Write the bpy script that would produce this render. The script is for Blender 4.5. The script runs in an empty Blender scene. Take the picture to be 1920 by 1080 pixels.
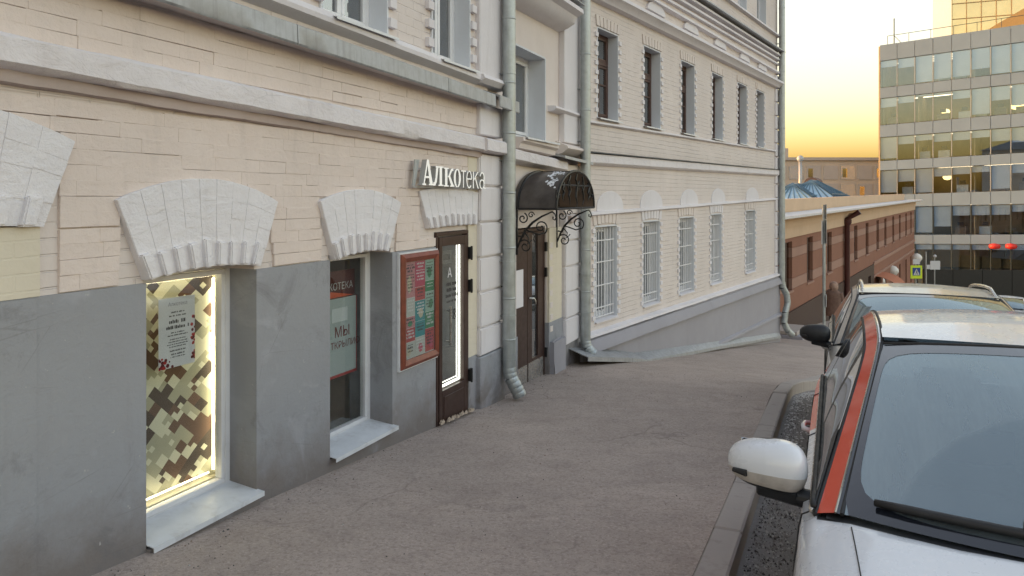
import bpy, bmesh, math, random
from mathutils import Vector, Matrix, noise

rnd = random.Random(11)
sc = bpy.context.scene
COL = sc.collection
R = math.radians

# ------------------------------------------------------------------ camera, sky, sun, exposure
EYE = 1.65
cam_d = bpy.data.cameras.new('camera')
cam_d.sensor_width = 36.0
cam_d.lens = 26.25
cam_d.shift_y = -(540 - 370) / 1920.0
cam_d.clip_start = 0.05
cam_d.clip_end = 3000
cam = bpy.data.objects.new('camera', cam_d)
COL.objects.link(cam)
cam.location = (0, 0, EYE)
cam.rotation_euler = (R(90), 0, 0)
sc.camera = cam

SUN_AZ, SUN_EL = 290.0, 4.0          # degrees clockwise from +Y, degrees above the horizon
world = bpy.data.worlds.new('World')
sc.world = world
world.use_nodes = True
wn = world.node_tree.nodes
wl = world.node_tree.links
sky = wn.new('ShaderNodeTexSky')
sky.sky_type = 'NISHITA'
sky.sun_disc = False
sky.sun_elevation = R(SUN_EL)
sky.sun_rotation = R(SUN_AZ)
sky.altitude = 150
sky.air_density = 1.0
sky.dust_density = 4.2
sky.ozone_density = 0.0
bg = wn['Background']
bg.inputs['Strength'].default_value = 0.15
tintn = wn.new('ShaderNodeMix'); tintn.data_type = 'RGBA'; tintn.blend_type = 'MULTIPLY'
tintn.inputs[0].default_value = 1.0
tintn.inputs[7].default_value = (1.01, 0.955, 1.06, 1)      # a slightly rosier evening air than the model's
wl.new(sky.outputs[0], tintn.inputs[6])
wl.new(tintn.outputs[2], bg.inputs['Color'])

sun_d = bpy.data.lights.new('sun', 'SUN')
sun_d.energy = 0.25
sun_d.angle = R(4)
sun_d.color = (1.0, 0.78, 0.55)
sun = bpy.data.objects.new('sun', sun_d)
COL.objects.link(sun)
sdir = Vector((math.sin(R(SUN_AZ)) * math.cos(R(SUN_EL)), math.cos(R(SUN_AZ)) * math.cos(R(SUN_EL)), math.sin(R(SUN_EL))))
sun.rotation_euler = sdir.to_track_quat('Z', 'Y').to_euler()

vs = sc.view_settings
vs.view_transform = 'Standard'
vs.look = 'None'
vs.exposure = 2.68
vs.gamma = 1.0
vs.use_curve_mapping = False
sc.cycles.use_denoising = True
sc.cycles.max_bounces = 6
sc.cycles.transparent_max_bounces = 12
sc.cycles.caustics_reflective = False
sc.cycles.caustics_refractive = False
sc.cycles.sample_clamp_indirect = 6

# ------------------------------------------------------------------ plan of the street
def unit(x, y):
    l = math.hypot(x, y)
    return Vector((x / l, y / l, 0))
D1 = unit(600, 1400); N1 = Vector((D1.y, -D1.x, 0)); CROSS1 = -3.38
D2 = unit(890, 1400); N2 = Vector((D2.y, -D2.x, 0))
D3 = unit(920, 1400); N3 = Vector((D3.y, -D3.x, 0))
D4 = unit(1760, -1400)
SC = 10.52                                   # street length from the camera to the bend in the facades
CORNER = D1 * SC + N1 * CROSS1
O1 = N1 * CROSS1
ANG1 = math.atan2(D1.y, D1.x); ANG2 = math.atan2(D2.y, D2.x); ANG3 = math.atan2(D3.y, D3.x); ANG4 = math.atan2(D4.y, D4.x)
ORED = Vector((9.601, 26.0, 0))
OGLASS = Vector((38.44, 78.0, 0))
PROF = [(-400, 2.1), (-30, 2.1), (0, 0), (10.0, -.70), (11.0, -.84), (12.3, -1.06), (16.5, -1.63), (23, -2.5), (30, -3.2), (90, -8.3), (400, -9.0), (3000, -9.0)]
def prof(s):
    for (a, za), (b, zb) in zip(PROF, PROF[1:]):
        if s <= b:
            return za + (zb - za) * (s - a) / (b - a)
    return PROF[-1][1]
def smooth(a, b, x):
    t = min(1, max(0, (x - a) / (b - a)))
    return t * t * (3 - 2 * t)
def path_s(p):
    s1 = p.x * D1.x + p.y * D1.y
    q = p - CORNER
    s2 = SC + q.x * D2.x + q.y * D2.y
    w = smooth(8.5, 13, s1)
    return s1 * (1 - w) + s2 * w
def H(p):
    return prof(path_s(p))
def on_street(s, cross):                     # point by distance along the street and offset from the camera line
    return D1 * s + N1 * cross

# ------------------------------------------------------------------ mesh helpers
class MB:
    def __init__(self):
        self.v = []; self.f = []; self.m = []
    def add(self, pts, faces, mi=0):
        k = len(self.v)
        self.v += [tuple(p) for p in pts]
        self.f += [tuple(i + k for i in f) for f in faces]
        self.m += [mi] * len(faces)
        return self
    def quad(self, a, b, c, d, mi=0):
        return self.add([a, b, c, d], [(0, 1, 2, 3)], mi)
    def hexa(self, p, mi=0):                 # 4 bottom points then 4 top points
        return self.add(p, [(3, 2, 1, 0), (4, 5, 6, 7), (0, 1, 5, 4), (1, 2, 6, 5), (2, 3, 7, 6), (3, 0, 4, 7)], mi)
    def box(self, x0, x1, y0, y1, z0, z1, mi=0):
        return self.hexa([(x0, y0, z0), (x1, y0, z0), (x1, y1, z0), (x0, y1, z0), (x0, y0, z1), (x1, y0, z1), (x1, y1, z1), (x0, y1, z1)], mi)
    def prism(self, poly, y0, y1, mi=0):     # polygon in x,z pushed along y
        n = len(poly)
        pts = [(x, y0, z) for x, z in poly] + [(x, y1, z) for x, z in poly]
        fs = [tuple(range(n)), tuple(range(2 * n - 1, n - 1, -1))]
        fs += [((i + 1) % n, i, i + n, (i + 1) % n + n) for i in range(n)]
        return self.add(pts, fs, mi)
    def tube(self, pts, r, n=8, mi=0, cap=True):
        pts = [Vector(p) for p in pts]
        rs = r if isinstance(r, (list, tuple)) else [r] * len(pts)
        k = len(self.v)
        up = None
        for i, p in enumerate(pts):
            a = pts[max(0, i - 1)]; b = pts[min(len(pts) - 1, i + 1)]
            t = (b - a).normalized()
            if up is None:
                up = t.orthogonal().normalized()
            up = (up - t * up.dot(t))
            up = up.normalized() if up.length > 1e-6 else t.orthogonal().normalized()
            w = t.cross(up)
            for j in range(n):
                an = 2 * math.pi * j / n
                self.v.append(tuple(p + (up * math.cos(an) + w * math.sin(an)) * rs[i]))
        for i in range(len(pts) - 1):
            for j in range(n):
                a = k + i * n + j; b = k + i * n + (j + 1) % n
                self.f.append((a, b, b + n, a + n)); self.m.append(mi)
        if cap:
            self.f.append(tuple(k + j for j in range(n - 1, -1, -1))); self.m.append(mi)
            e = k + (len(pts) - 1) * n
            self.f.append(tuple(e + j for j in range(n))); self.m.append(mi)
        return self
    def grid(self, fn, nu, nv, mi=0, flip=False):
        k = len(self.v)
        for i in range(nu + 1):
            for j in range(nv + 1):
                self.v.append(tuple(fn(i / nu, j / nv)))
        for i in range(nu):
            for j in range(nv):
                a = k + i * (nv + 1) + j
                q = (a, a + nv + 1, a + nv + 2, a + 1)
                self.f.append(q[::-1] if flip else q); self.m.append(mi)
        return self
    def lathe(self, prof_rz, c=(0, 0, 0), n=16, mi=0):
        k = len(self.v); m = len(prof_rz)
        for r, z in prof_rz:
            for j in range(n):
                an = 2 * math.pi * j / n
                self.v.append((c[0] + r * math.cos(an), c[1] + r * math.sin(an), c[2] + z))
        for i in range(m - 1):
            for j in range(n):
                a = k + i * n + j; b = k + i * n + (j + 1) % n
                self.f.append((a, b, b + n, a + n)); self.m.append(mi)
        self.f.append(tuple(k + j for j in range(n - 1, -1, -1))); self.m.append(mi)
        self.f.append(tuple(k + (m - 1) * n + j for j in range(n))); self.m.append(mi)
        return self
    def mesh(self, name, mats, smooth=False, bevel=0, seg=1):
        me = bpy.data.meshes.new(name)
        me.from_pydata(self.v, [], self.f)
        mats = mats if isinstance(mats, (list, tuple)) else [mats]
        for m in mats:
            me.materials.append(m)
        for p, mi in zip(me.polygons, self.m):
            p.material_index = mi
        if bevel:
            bm = bmesh.new(); bm.from_mesh(me)
            bmesh.ops.bevel(bm, geom=list(bm.edges), offset=bevel, segments=seg, affect='EDGES', clamp_overlap=True)
            bm.to_mesh(me); bm.free()
        if smooth:
            for p in me.polygons:
                p.use_smooth = True
        me.update()
        return me
    def build(self, name, mats, parent=None, smooth=False, bevel=0, seg=1, sharp=None):
        me = self.mesh(name, mats, smooth, bevel, seg)
        if sharp is not None:
            me.set_sharp_from_angle(angle=R(sharp))
        return piece(name, me, parent)
def piece(name, me, parent=None, loc=None, rotz=0):
    o = bpy.data.objects.new(name, me)
    COL.objects.link(o)
    if parent is not None:
        o.parent = parent
    if loc is not None:
        o.location = loc
    if rotz:
        o.rotation_euler = (0, 0, rotz)
    return o
def tag(o, label, cat, group=None):
    o['label'] = label; o['category'] = cat
    if group:
        o['group'] = group
    return o
def struct(o, kind='structure'):
    o['kind'] = kind
    return o
def thing(name, label, cat, loc=(0, 0, 0), rotz=0, group=None):
    o = bpy.data.objects.new(name, None)
    o.empty_display_size = .2
    COL.objects.link(o)
    o.location = loc; o.rotation_euler = (0, 0, rotz)
    return tag(o, label, cat, group)
def text_mesh(body, size, mat, depth=0.0, align='LEFT', sx=1.0):
    c = bpy.data.curves.new('lettering', 'FONT')
    c.body = body; c.size = size; c.extrude = depth; c.align_x = align; c.resolution_u = 3
    o = bpy.data.objects.new('lettering', c)
    COL.objects.link(o)
    bpy.context.view_layer.update()
    me = bpy.data.meshes.new_from_object(o)
    bpy.data.objects.remove(o); bpy.data.curves.remove(c)
    me.materials.clear(); me.materials.append(mat)
    # stand the text up: x along the wall, z up, facing -y
    me.transform(Matrix(((sx, 0, 0, 0), (0, 0, -1, 0), (0, 1, 0, 0), (0, 0, 0, 1))))
    return me

# ------------------------------------------------------------------ materials
class NT:
    def __init__(self, name):
        self.mat = bpy.data.materials.new(name)
        self.mat.use_nodes = True
        self.t = self.mat.node_tree
        self.b = self.t.nodes['Principled BSDF']
        self.out = self.t.nodes['Material Output']
    def n(self, typ, **kw):
        nd = self.t.nodes.new('ShaderNode' + typ)
        for k, v in kw.items():
            if hasattr(nd, k) and k not in nd.inputs:
                setattr(nd, k, v)
            else:
                self.set(nd, k, v)
        return nd
    def set(self, nd, k, v):
        i = nd.inputs[k]
        if isinstance(v, bpy.types.NodeSocket):
            self.t.links.new(v, i)
        else:
            i.default_value = v
    def math(self, op, a, b=0.0, c=None):
        nd = self.t.nodes.new('ShaderNodeMath'); nd.operation = op
        self.set(nd, 0, a); self.set(nd, 1, b)
        if c is not None:
            self.set(nd, 2, c)
        return nd.outputs[0]
    def mix(self, f, a, b, typ='RGBA', blend='MIX'):
        nd = self.t.nodes.new('ShaderNodeMix'); nd.data_type = typ
        if typ == 'RGBA':
            nd.blend_type = blend
            self.set(nd, 0, f); self.set(nd, 6, a); self.set(nd, 7, b)
            return nd.outputs[2]
        self.set(nd, 0, f); self.set(nd, 2, a); self.set(nd, 3, b)
        return nd.outputs[0]
    def noise(self, scale, detail=4, rough=.55, vec=None, dist=0.0):
        nd = self.n('TexNoise', Scale=scale, Detail=detail, Roughness=rough, Distortion=dist)
        if vec is not None:
            self.set(nd, 'Vector', vec)
        return nd.outputs['Fac']
    def ramp(self, f, lo, hi, a=0.0, b=1.0):
        nd = self.t.nodes.new('ShaderNodeMapRange')
        nd.clamp = True
        self.set(nd, 0, f); self.set(nd, 1, lo); self.set(nd, 2, hi); self.set(nd, 3, a); self.set(nd, 4, b)
        return nd.outputs[0]
    def schlick(self, f0=.04):           # the same from both sides of a pane
        lw = self.n('LayerWeight', Blend=.5)
        return self.math('MULTIPLY_ADD', self.math('POWER', lw.outputs['Facing'], 5.0), 1 - f0, f0)
    def pos(self):
        return self.n('NewGeometry').outputs['Position']
    def obj(self):
        return self.n('TexCoord').outputs['Object']
    def xyz(self, v):
        nd = self.n('SeparateXYZ'); self.set(nd, 0, v)
        return nd.outputs
    def scaled(self, v, s):
        nd = self.n('Mapping'); self.set(nd, 'Vector', v); nd.inputs['Scale'].default_value = s
        return nd.outputs[0]
    def bump(self, h, strength=.3, dist=.01, prev=None):
        nd = self.n('Bump', Strength=strength, Distance=dist); self.set(nd, 'Height', h)
        if prev is not None:
            self.set(nd, 'Normal', prev)
        return nd.outputs[0]
def col(c, k=1.0):
    return (c[0] * k, c[1] * k, c[2] * k, 1)
def plain(name, c, rough=.6, metallic=0.0, var=.12, scale=6.0, bump=.0, bscale=60, coat=0.0, dirt=0.0, dirt_c=(.12, .10, .085), spec=.5):
    m = NT(name); p = m.pos()
    a = m.noise(scale, 5, .6, p)
    cc = m.mix(m.ramp(a, .25, .75), col(c, 1 - var), col(c, 1 + var))
    if dirt:
        d = m.noise(scale * .6, 6, .7, p, .3)
        cc = m.mix(m.ramp(d, .52, .78, 0, dirt), cc, col(dirt_c))
    m.set(m.b, 'Base Color', cc)
    m.set(m.b, 'Roughness', m.ramp(m.noise(scale * 3, 3, .5, p), .2, .8, max(0, rough - .1), min(1, rough + .1)))
    m.b.inputs['Metallic'].default_value = metallic
    m.b.inputs['Coat Weight'].default_value = coat
    m.b.inputs['Coat Roughness'].default_value = .06
    m.b.inputs['Specular IOR Level'].default_value = spec
    if bump:
        m.set(m.b, 'Normal', m.bump(m.noise(bscale, 5, .6, p), bump, .01))
    return m.mat
def emitter(name, c, k):
    m = NT(name)
    m.b.inputs['Base Color'].default_value = col(c)
    m.b.inputs['Emission Color'].default_value = col(c)
    m.b.inputs['Emission Strength'].default_value = k
    return m.mat
def pane(name, tint=(.55, .6, .6), refl=.5, rough=.01, ior=1.5, dirt=0.0, gloss=(.95, .97, 1)):
    m = NT(name)
    m.t.nodes.remove(m.b)
    tr = m.n('BsdfTransparent'); tr.inputs[0].default_value = col(tint)
    gl = m.n('BsdfGlossy'); gl.inputs['Color'].default_value = col(gloss); gl.inputs['Roughness'].default_value = rough
    f = m.math('ADD', m.schlick(), refl * .2)
    mx = m.n('MixShader'); m.set(mx, 0, f); m.set(mx, 1, tr.outputs[0]); m.set(mx, 2, gl.outputs[0])
    if dirt:
        df = m.n('BsdfDiffuse'); df.inputs[0].default_value = (.45, .46, .46, 1)
        a = m.ramp(m.noise(3, 5, .6, m.obj()), .3, .8, dirt * .3, dirt)
        m2 = m.n('MixShader'); m.set(m2, 0, a); m.set(m2, 1, mx.outputs[0]); m.set(m2, 2, df.outputs[0]); mx = m2
    m.t.links.new(mx.outputs[0], m.out.inputs[0])
    return m.mat
def masonry(name, c, var=.06, brick=0.0, crack=0.0, stain=.25, bump=.35, stain_c=(.30, .27, .25), flat=False, splash=0.0, relief=0.0):
    """old painted masonry: blotchy paint, soft grain, optional courses of brick under the paint, cracks, grime"""
    m = NT(name); p = m.pos(); o = m.obj()
    big = m.noise(.9, 5, .6, p); mid = m.noise(5, 6, .65, p); fine = m.noise(38, 5, .6, p)
    cc = m.mix(m.ramp(big, .3, .7), col(c, 1 - var), col(c, 1 + var))
    cc = m.mix(m.ramp(mid, .35, .7, 0, .35), cc, col((c[0] * .93, c[1] * .90, c[2] * .88)))
    streak = m.noise(1.0, 5, .65, m.scaled(p, (7, 7, 1.1)))
    cc = m.mix(m.ramp(streak, .55, .85, 0, stain), cc, col(stain_c))
    chip = m.noise(26, 4, .6, p)
    cc = m.mix(m.ramp(chip, .70, .78, 0, stain), cc, col((c[0] * .6, c[1] * .56, c[2] * .52)))
    if splash:                            # damp and street dirt thrown up along the foot of the wall
        x_ = m.xyz(p)
        h = m.math('ADD', x_[2], m.math('MULTIPLY', m.math('ADD', m.math('MULTIPLY', x_[0], D1.x), m.math('MULTIPLY', x_[1], D1.y)), .07))
        h = m.math('ADD', h, m.math('MULTIPLY', m.math('SUBTRACT', m.noise(2.6, 5, .7, p), .5), .75))
        cc = m.mix(m.ramp(h, .02, .42, splash, 0), cc, (.20, .172, .155, 1))
        pat = m.noise(1.7, 4, .6, p, .6)
        cc = m.mix(m.ramp(pat, .55, .62, 0, splash * .5), cc, (.40, .40, .43, 1))
        cc = m.mix(m.ramp(m.noise(2.3, 6, .75, p, .8), .56, .72, 0, splash * .7), cc, (.17, .165, .17, 1))
        cc = m.mix(m.ramp(m.noise(17, 5, .7, p), .68, .72, 0, splash), cc, (.48, .46, .44, 1))
    nrm = m.bump(m.math('ADD', m.math('MULTIPLY', mid, .6), m.math('MULTIPLY', fine, .4)), bump, .012)
    if relief:                            # lumpy layers of paint drawn out along the courses
        nrm = m.bump(m.noise(5.5, 6, .7, m.scaled(p, (1, 1, 1.7)), .5), relief, .03, nrm)
    if brick:
        x = m.xyz(o); cv = m.n('CombineXYZ'); m.set(cv, 0, x[0]); m.set(cv, 1, x[2])
        wob = m.n('VectorMath', operation='ADD'); m.set(wob, 0, cv.outputs[0])
        w2 = m.n('TexNoise', Scale=2.5, Detail=3); m.set(w2, 'Vector', o)
        w3 = m.n('VectorMath', operation='SCALE'); m.set(w3, 0, w2.outputs['Color']); w3.inputs['Scale'].default_value = .022
        m.set(wob, 1, w3.outputs[0])
        bt = m.n('TexBrick', Scale=1.0); m.set(bt, 'Vector', wob.outputs[0])
        bt.inputs['Brick Width'].default_value = .26; bt.inputs['Row Height'].default_value = .077
        bt.inputs['Mortar Size'].default_value = .006; bt.inputs['Mortar Smooth'].default_value = .5
        lines = m.math('MULTIPLY', bt.outputs['Fac'], m.ramp(m.noise(3.3, 4, .6, p), .35, .7))
        nrm = m.bump(m.math('SUBTRACT', 1.0, lines), brick, .012, nrm)
    if crack:
        v = m.n('TexVoronoi', feature='DISTANCE_TO_EDGE', Scale=1.7); m.set(v, 'Vector', m.scaled(p, (.8, .8, 6.5) if flat else (1, 1, 2.2)))
        cr = m.ramp(v.outputs[0], .0, .02 if flat else .008, 1, 0)
        cr = m.math('MULTIPLY', cr, m.ramp(m.noise(2.2, 4, .6, p), .5, .65, 0, crack))
        cc = m.mix(cr, cc, (.09, .075, .065, 1))
    m.set(m.b, 'Base Color', cc)
    m.b.inputs['Roughness'].default_value = .88
    m.b.inputs['Specular IOR Level'].default_value = .25
    m.set(m.b, 'Normal', nrm)
    return m.mat
def weathered_metal(name, c, rough=.45, metallic=.85, streaks=.35):
    m = NT(name); p = m.pos()
    a = m.noise(9, 6, .65, p); s = m.noise(1.0, 4, .6, m.scaled(p, (22, 22, 2.2)))
    cc = m.mix(m.ramp(a, .3, .7), col(c, .8), col(c, 1.15))
    cc = m.mix(m.ramp(s, .5, .8, 0, streaks), cc, col((.16, .15, .14)))
    m.set(m.b, 'Base Color', cc)
    m.b.inputs['Metallic'].default_value = metallic
    m.set(m.b, 'Roughness', m.ramp(a, .2, .8, rough - .1, rough + .18))
    m.set(m.b, 'Normal', m.bump(m.noise(14, 3, .5, p), .12, .01))
    return m.mat

M = {}
M['cream'] = masonry('painted brick cream', (.73, .635, .575), stain=.26, bump=.7, flat=True, relief=.32)
M['cream_brick'] = masonry('painted brick cream coursed', (.70, .63, .585), brick=.9, stain=.16)
M['cream_plain'] = masonry('cream plaster', (.70, .63, .585), stain=.12)
M['yellow'] = masonry('yellowed cream paint', (.68, .62, .50), brick=.3, stain=.15)
M['white'] = masonry('whitewashed masonry', (.73, .70, .71), stain=.3, stain_c=(.40, .36, .34), bump=.5)
M['limewash'] = masonry('thick limewash over brick', (.77, .75, .765), stain=.25, stain_c=(.45, .40, .37), bump=.9, relief=.5)
M['white_old'] = masonry('chipped white moulding', (.74, .70, .70), crack=.5, stain=.4, stain_c=(.42, .36, .34), bump=.8, relief=.6)
M['pinkish'] = masonry('shaded pinkish band under cornice', (.50, .42, .39), stain=.3)  # shade under the cornice put into this greyish pink
M['dado'] = masonry('grey painted plaster', (.315, .322, .338), crack=.25, stain=.35, stain_c=(.23, .215, .21), bump=.45, splash=.85, relief=.2)
M['reveal'] = masonry('reveal paint paled by cool skylight', (.68, .70, .73), stain=.2, bump=.2)  # cool skylight falling on the reveals is put into their colour
M['plinth'] = masonry('grey plinth', (.345, .335, .36), stain=.35, stain_c=(.27, .25, .25))
M['zinc'] = weathered_metal('weathered zinc flashing', (.42, .43, .44), .55, .55, .5)
M['galv'] = weathered_metal('galvanised pipe', (.42, .45, .45), .42, .6, .25)
M['pvc'] = plain('white window plastic', (.74, .74, .75), .35, var=.05, dirt=.25, dirt_c=(.35, .33, .31))
M['sillmetal'] = plain('white sheet sill', (.70, .72, .74), .4, var=.08, scale=9, dirt=.6, dirt_c=(.36, .33, .31))
M['brown'] = plain('dark brown painted steel', (.045, .022, .017), .38, var=.2, dirt=.25)
M['brownwood'] = plain('old brown window wood', (.085, .045, .035), .55, var=.25)
M['redwood'] = plain('varnished red brown frame', (.20, .05, .028), .4, var=.25, scale=14)
M['black'] = plain('black metal', (.012, .012, .012), .45, var=.3)
M['rubber'] = plain('black rubber', (.02, .02, .021), .6, var=.2)
M['steel'] = plain('brushed steel', (.55, .55, .54), .28, metallic=.9, var=.1)
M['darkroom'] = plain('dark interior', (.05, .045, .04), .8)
M['tone_sheet'] = plain('pale curtain', (.42, .43, .43), .9, var=.15, scale=3)  # pale tone of sky reflected in panes, put on a sheet behind them
M['glass'] = pane('window glass', (.62, .66, .66), .55, dirt=.10)
M['glass_clear'] = pane('shop glass', (.93, .95, .94), .12)
M['glass_sky'] = pane('reflecting window glass', (.35, .40, .42), 1.3, dirt=.12)
M['paper'] = plain('white paper', (.72, .70, .72), .7, var=.03)
M['ink'] = plain('dark ink', (.03, .025, .03), .6)
M['led'] = emitter('led strip', (1.0, .88, .58), 2.0)
M['ledwhite'] = emitter('door led strip', (1.0, .97, .86), .55)
M['whiteletter'] = emitter('lit white letter', (.95, .93, .88), .035)
M['letterside'] = plain('letter side', (.42, .42, .41), .5)
# ------------------------------------------------------------------ ground, road, pavement, kerb
def asphalt(name, c, patch=.25, grain=.5, gutter=False):
    m = NT(name); p = m.pos()
    big = m.noise(.55, 5, .6, p, .4); mid = m.noise(3.2, 6, .7, p, .2); fine = m.noise(120, 3, .6, p); mark = m.noise(1.0, 5, .7, m.scaled(p, (1.2, 4.5, 1)))
    cc = m.mix(m.ramp(big, .3, .7), col(c, 1 - patch), col(c, 1 + patch))
    cc = m.mix(m.ramp(mid, .45, .75, 0, .5), cc, col((c[0] * .72, c[1] * .70, c[2] * .68)))
    cc = m.mix(m.ramp(mark, .55, .75, 0, .35), cc, col((c[0] * 1.35, c[1] * 1.33, c[2] * 1.3)))
    cc = m.mix(m.ramp(fine, .38, .66, .22, 0), cc, col(c, .45))
    speck = m.noise(34, 2, .5, p)
    cc = m.mix(m.ramp(speck, .73, .78, 0, .35), cc, (.4, .39, .38, 1))
    if not gutter:
        w_ = m.n('TexNoise', Scale=1.3, Detail=4); m.set(w_, 'Vector', p)
        wv = m.n('VectorMath', operation='SCALE'); m.set(wv, 0, w_.outputs['Color']); wv.inputs['Scale'].default_value = .9
        ad = m.n('VectorMath', operation='ADD'); m.set(ad, 0, p); m.set(ad, 1, wv.outputs[0])
        v = m.n('TexVoronoi', feature='DISTANCE_TO_EDGE', Scale=.75); m.set(v, 'Vector', ad.outputs[0])
        ck = m.math('MULTIPLY', m.ramp(v.outputs[0], 0, .012, 1, 0), m.ramp(m.noise(.8, 3, .6, p), .48, .6))
        cc = m.mix(m.math('MULTIPLY', ck, .35), cc, (.07, .06, .055, 1))
        pt = m.noise(1.1, 5, .65, m.scaled(p, (1, 1.7, 1)), .9)
        cc = m.mix(m.ramp(pt, .54, .70, 0, .38), cc, col((c[0] * .62, c[1] * .61, c[2] * .62)))
        cc = m.mix(m.ramp(m.noise(2.3, 6, .75, p, 1.2), .60, .72, 0, .28), cc, col((c[0] * 1.45, c[1] * 1.42, c[2] * 1.4)))
        cc = m.mix(m.ramp(m.noise(42, 3, .7, p), .50, .62, 0, .42), cc, col((c[0] * .42, c[1] * .41, c[2] * .41)))
        cc = m.mix(m.ramp(m.noise(55, 2, .6, p), .60, .68, 0, .35), cc, col((c[0] * 1.5, c[1] * 1.5, c[2] * 1.5)))
        cc = m.mix(m.ramp(m.noise(11, 5, .75, p), .56, .66, 0, .40), cc, col((c[0] * .5, c[1] * .48, c[2] * .48)))
    if gutter:
        uv = m.xyz(m.n('TexCoord').outputs['UV'])
        d = m.math('ADD', uv[0], m.math('MULTIPLY', m.math('SUBTRACT', m.noise(5, 5, .6, p), .5), .12))
        salt = m.math('MULTIPLY', m.ramp(d, .07, .16, 1, 0), m.ramp(m.noise(14, 4, .7, p), .3, .6, .35, 1))
        cc = m.mix(m.math('MULTIPLY', salt, .75), cc, (.36, .34, .33, 1))
        g = m.noise(60, 3, .7, p)
        cc = m.mix(m.math('MULTIPLY', m.ramp(d, .1, .7, 1, 0), m.ramp(g, .5, .62, 0, .6)), cc, (.30, .275, .25, 1))
    m.set(m.b, 'Base Color', cc)
    m.set(m.b, 'Roughness', m.ramp(mid, .3, .7, .78, .92))
    m.b.inputs['Specular IOR Level'].default_value = .3
    m.set(m.b, 'Normal', m.bump(m.math('ADD', m.math('MULTIPLY', fine, grain), m.math('MULTIPLY', mid, .7)), .7, .014))
    return m.mat
M['pavement'] = asphalt('worn pavement asphalt', (.49, .405, .350), .15, .5)
M['road'] = asphalt('coarse road asphalt', (.26, .24, .225), .2, 1.2, True)
M['earth'] = plain('bare ground', (.13, .12, .105), .9, var=.2, scale=.4, bump=.3)
M['kerb'] = masonry('concrete kerb', (.42, .375, .34), stain=.65, stain_c=(.15, .13, .115), bump=.5)

def frame_at(q):                       # wall point, street direction and its right-hand normal at street length q
    w = smooth(SC - 1.9, SC + 1.9, q)
    base = (D1 * q + N1 * CROSS1) if q < SC else CORNER + D2 * (q - SC)
    d = (D1 * (1 - w) + D2 * w).normalized()
    return base, d, Vector((d.y, -d.x, 0))
KW = 2.73
def kerb_raw(q):
    return D1 * q + N1 * (CROSS1 + KW) if q < SC else CORNER + D2 * (q - SC) + N2 * KW
def kerb_pt(q):
    acc = Vector((0, 0, 0))
    for i in range(-6, 7):
        acc += kerb_raw(q + i * .28)
    return acc / 13
qs = [-9 + .25 * i for i in range(int(48 / .25) + 1)] + [39 + 3 * i for i in range(1, 18)]

def uneven(p, k=.012):
    return k * (noise.noise(Vector((p.x * .9, p.y * .9, 3.1))) + .5 * noise.noise(Vector((p.x * 3.1, p.y * 3.1, 7.7))))
NL = 14
mb = MB()
for q in qs:
    a, d, n = frame_at(q); b = kerb_pt(q)
    a = a - n * (1.3 if q > SC + 12.2 else .35)
    for j in range(NL + 1):
        p = a.lerp(b, j / NL)
        mb.v.append((p.x, p.y, H(p) - .055 * (1 - j / NL) * (1 - smooth(7.0, 10.0, q)) + (uneven(p) if j < NL else 0)))
for i in range(len(qs) - 1):
    for j in range(NL):
        k = i * (NL + 1) + j
        mb.f.append((k, k + NL + 1, k + NL + 2, k + 1)); mb.m.append(0)
struct(mb.build('sidewalk', M['pavement'], smooth=True))

KERB = .13
mb = MB(); uvs = []
lat = [0.0, .1, .25, .5, .9, 1.5, 2.5, 4.0, 6.0, 9.0, 14.0]
for q in qs:
    b = kerb_pt(q); _, d, n = frame_at(q)
    for l in lat:
        p = b + n * (l + .10)
        mb.v.append((p.x, p.y, H(p) - KERB + (uneven(p, .015) if l < 8 else 0))); uvs.append((l, q))
nl = len(lat) - 1
for i in range(len(qs) - 1):
    for j in range(nl):
        k = i * (nl + 1) + j
        mb.f.append((k, k + nl + 1, k + nl + 2, k + 1)); mb.m.append(0)
rd = struct(mb.build('road', M['road'], smooth=True))
ul = rd.data.uv_layers.new(name='across')
for lp in rd.data.loops:
    ul.data[lp.index].uv = uvs[lp.vertex_index]

step = .96
kq = [-6 + step * i for i in range(34)]
def kerb_slab(q0, q1, grow=0.0, drop=0.0):
    p0, p1 = kerb_pt(q0), kerb_pt(q1); m_ = MB()
    d = (p1 - p0).normalized(); n = Vector((d.y, -d.x, 0))
    w = .165
    r = []
    for p, z in ((p0, H(p0)), (p1, H(p1))):
        a, b = p, p + n * w
        r.append([(a.x, a.y, z - .28), (b.x, b.y, z - .28), (b.x, b.y, z + .012 - drop), (a.x, a.y, z + .012 - drop)])
    A, B = r
    m_.hexa([A[0], A[1], B[1], B[0], A[3], A[2], B[2], B[3]])
    return m_
bed = MB()
for q in kq:
    s_ = kerb_slab(q, q + step, drop=.03)
    bed.add(s_.v, s_.f)
kerb_o = struct(bed.build('kerb', M['kerb']))
for i, q in enumerate(kq):
    o = kerb_slab(q + .006, q + step - .006).build('kerbstone', M['kerb'], kerb_o, bevel=.012)
    o.location.z = rnd.uniform(-.006, .006)

# wide ground sheet to the horizon
mb = MB()
xs = [-1500, -600, -250, -120, -60, -30, -15, -8, -4, 0, 3, 6, 10, 15, 20, 26, 32, 40, 50, 65, 85, 120, 250, 600, 1500]
ys = [-1500, -600, -250, -120, -60, -30, -15, -8, -3, 0, 3, 6, 9, 12, 15, 18, 22, 26, 30, 36, 44, 54, 66, 80, 100, 130, 180, 300, 600, 1500]
for y in ys:
    for x in xs:
        mb.v.append((x, y, H(Vector((x, y, 0))) - .36))
for i in range(len(ys) - 1):
    for j in range(len(xs) - 1):
        k = i * len(xs) + j
        mb.f.append((k, k + 1, k + 1 + len(xs), k + len(xs))); mb.m.append(0)
struct(mb.build('ground', M['earth'], smooth=True))

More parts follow.
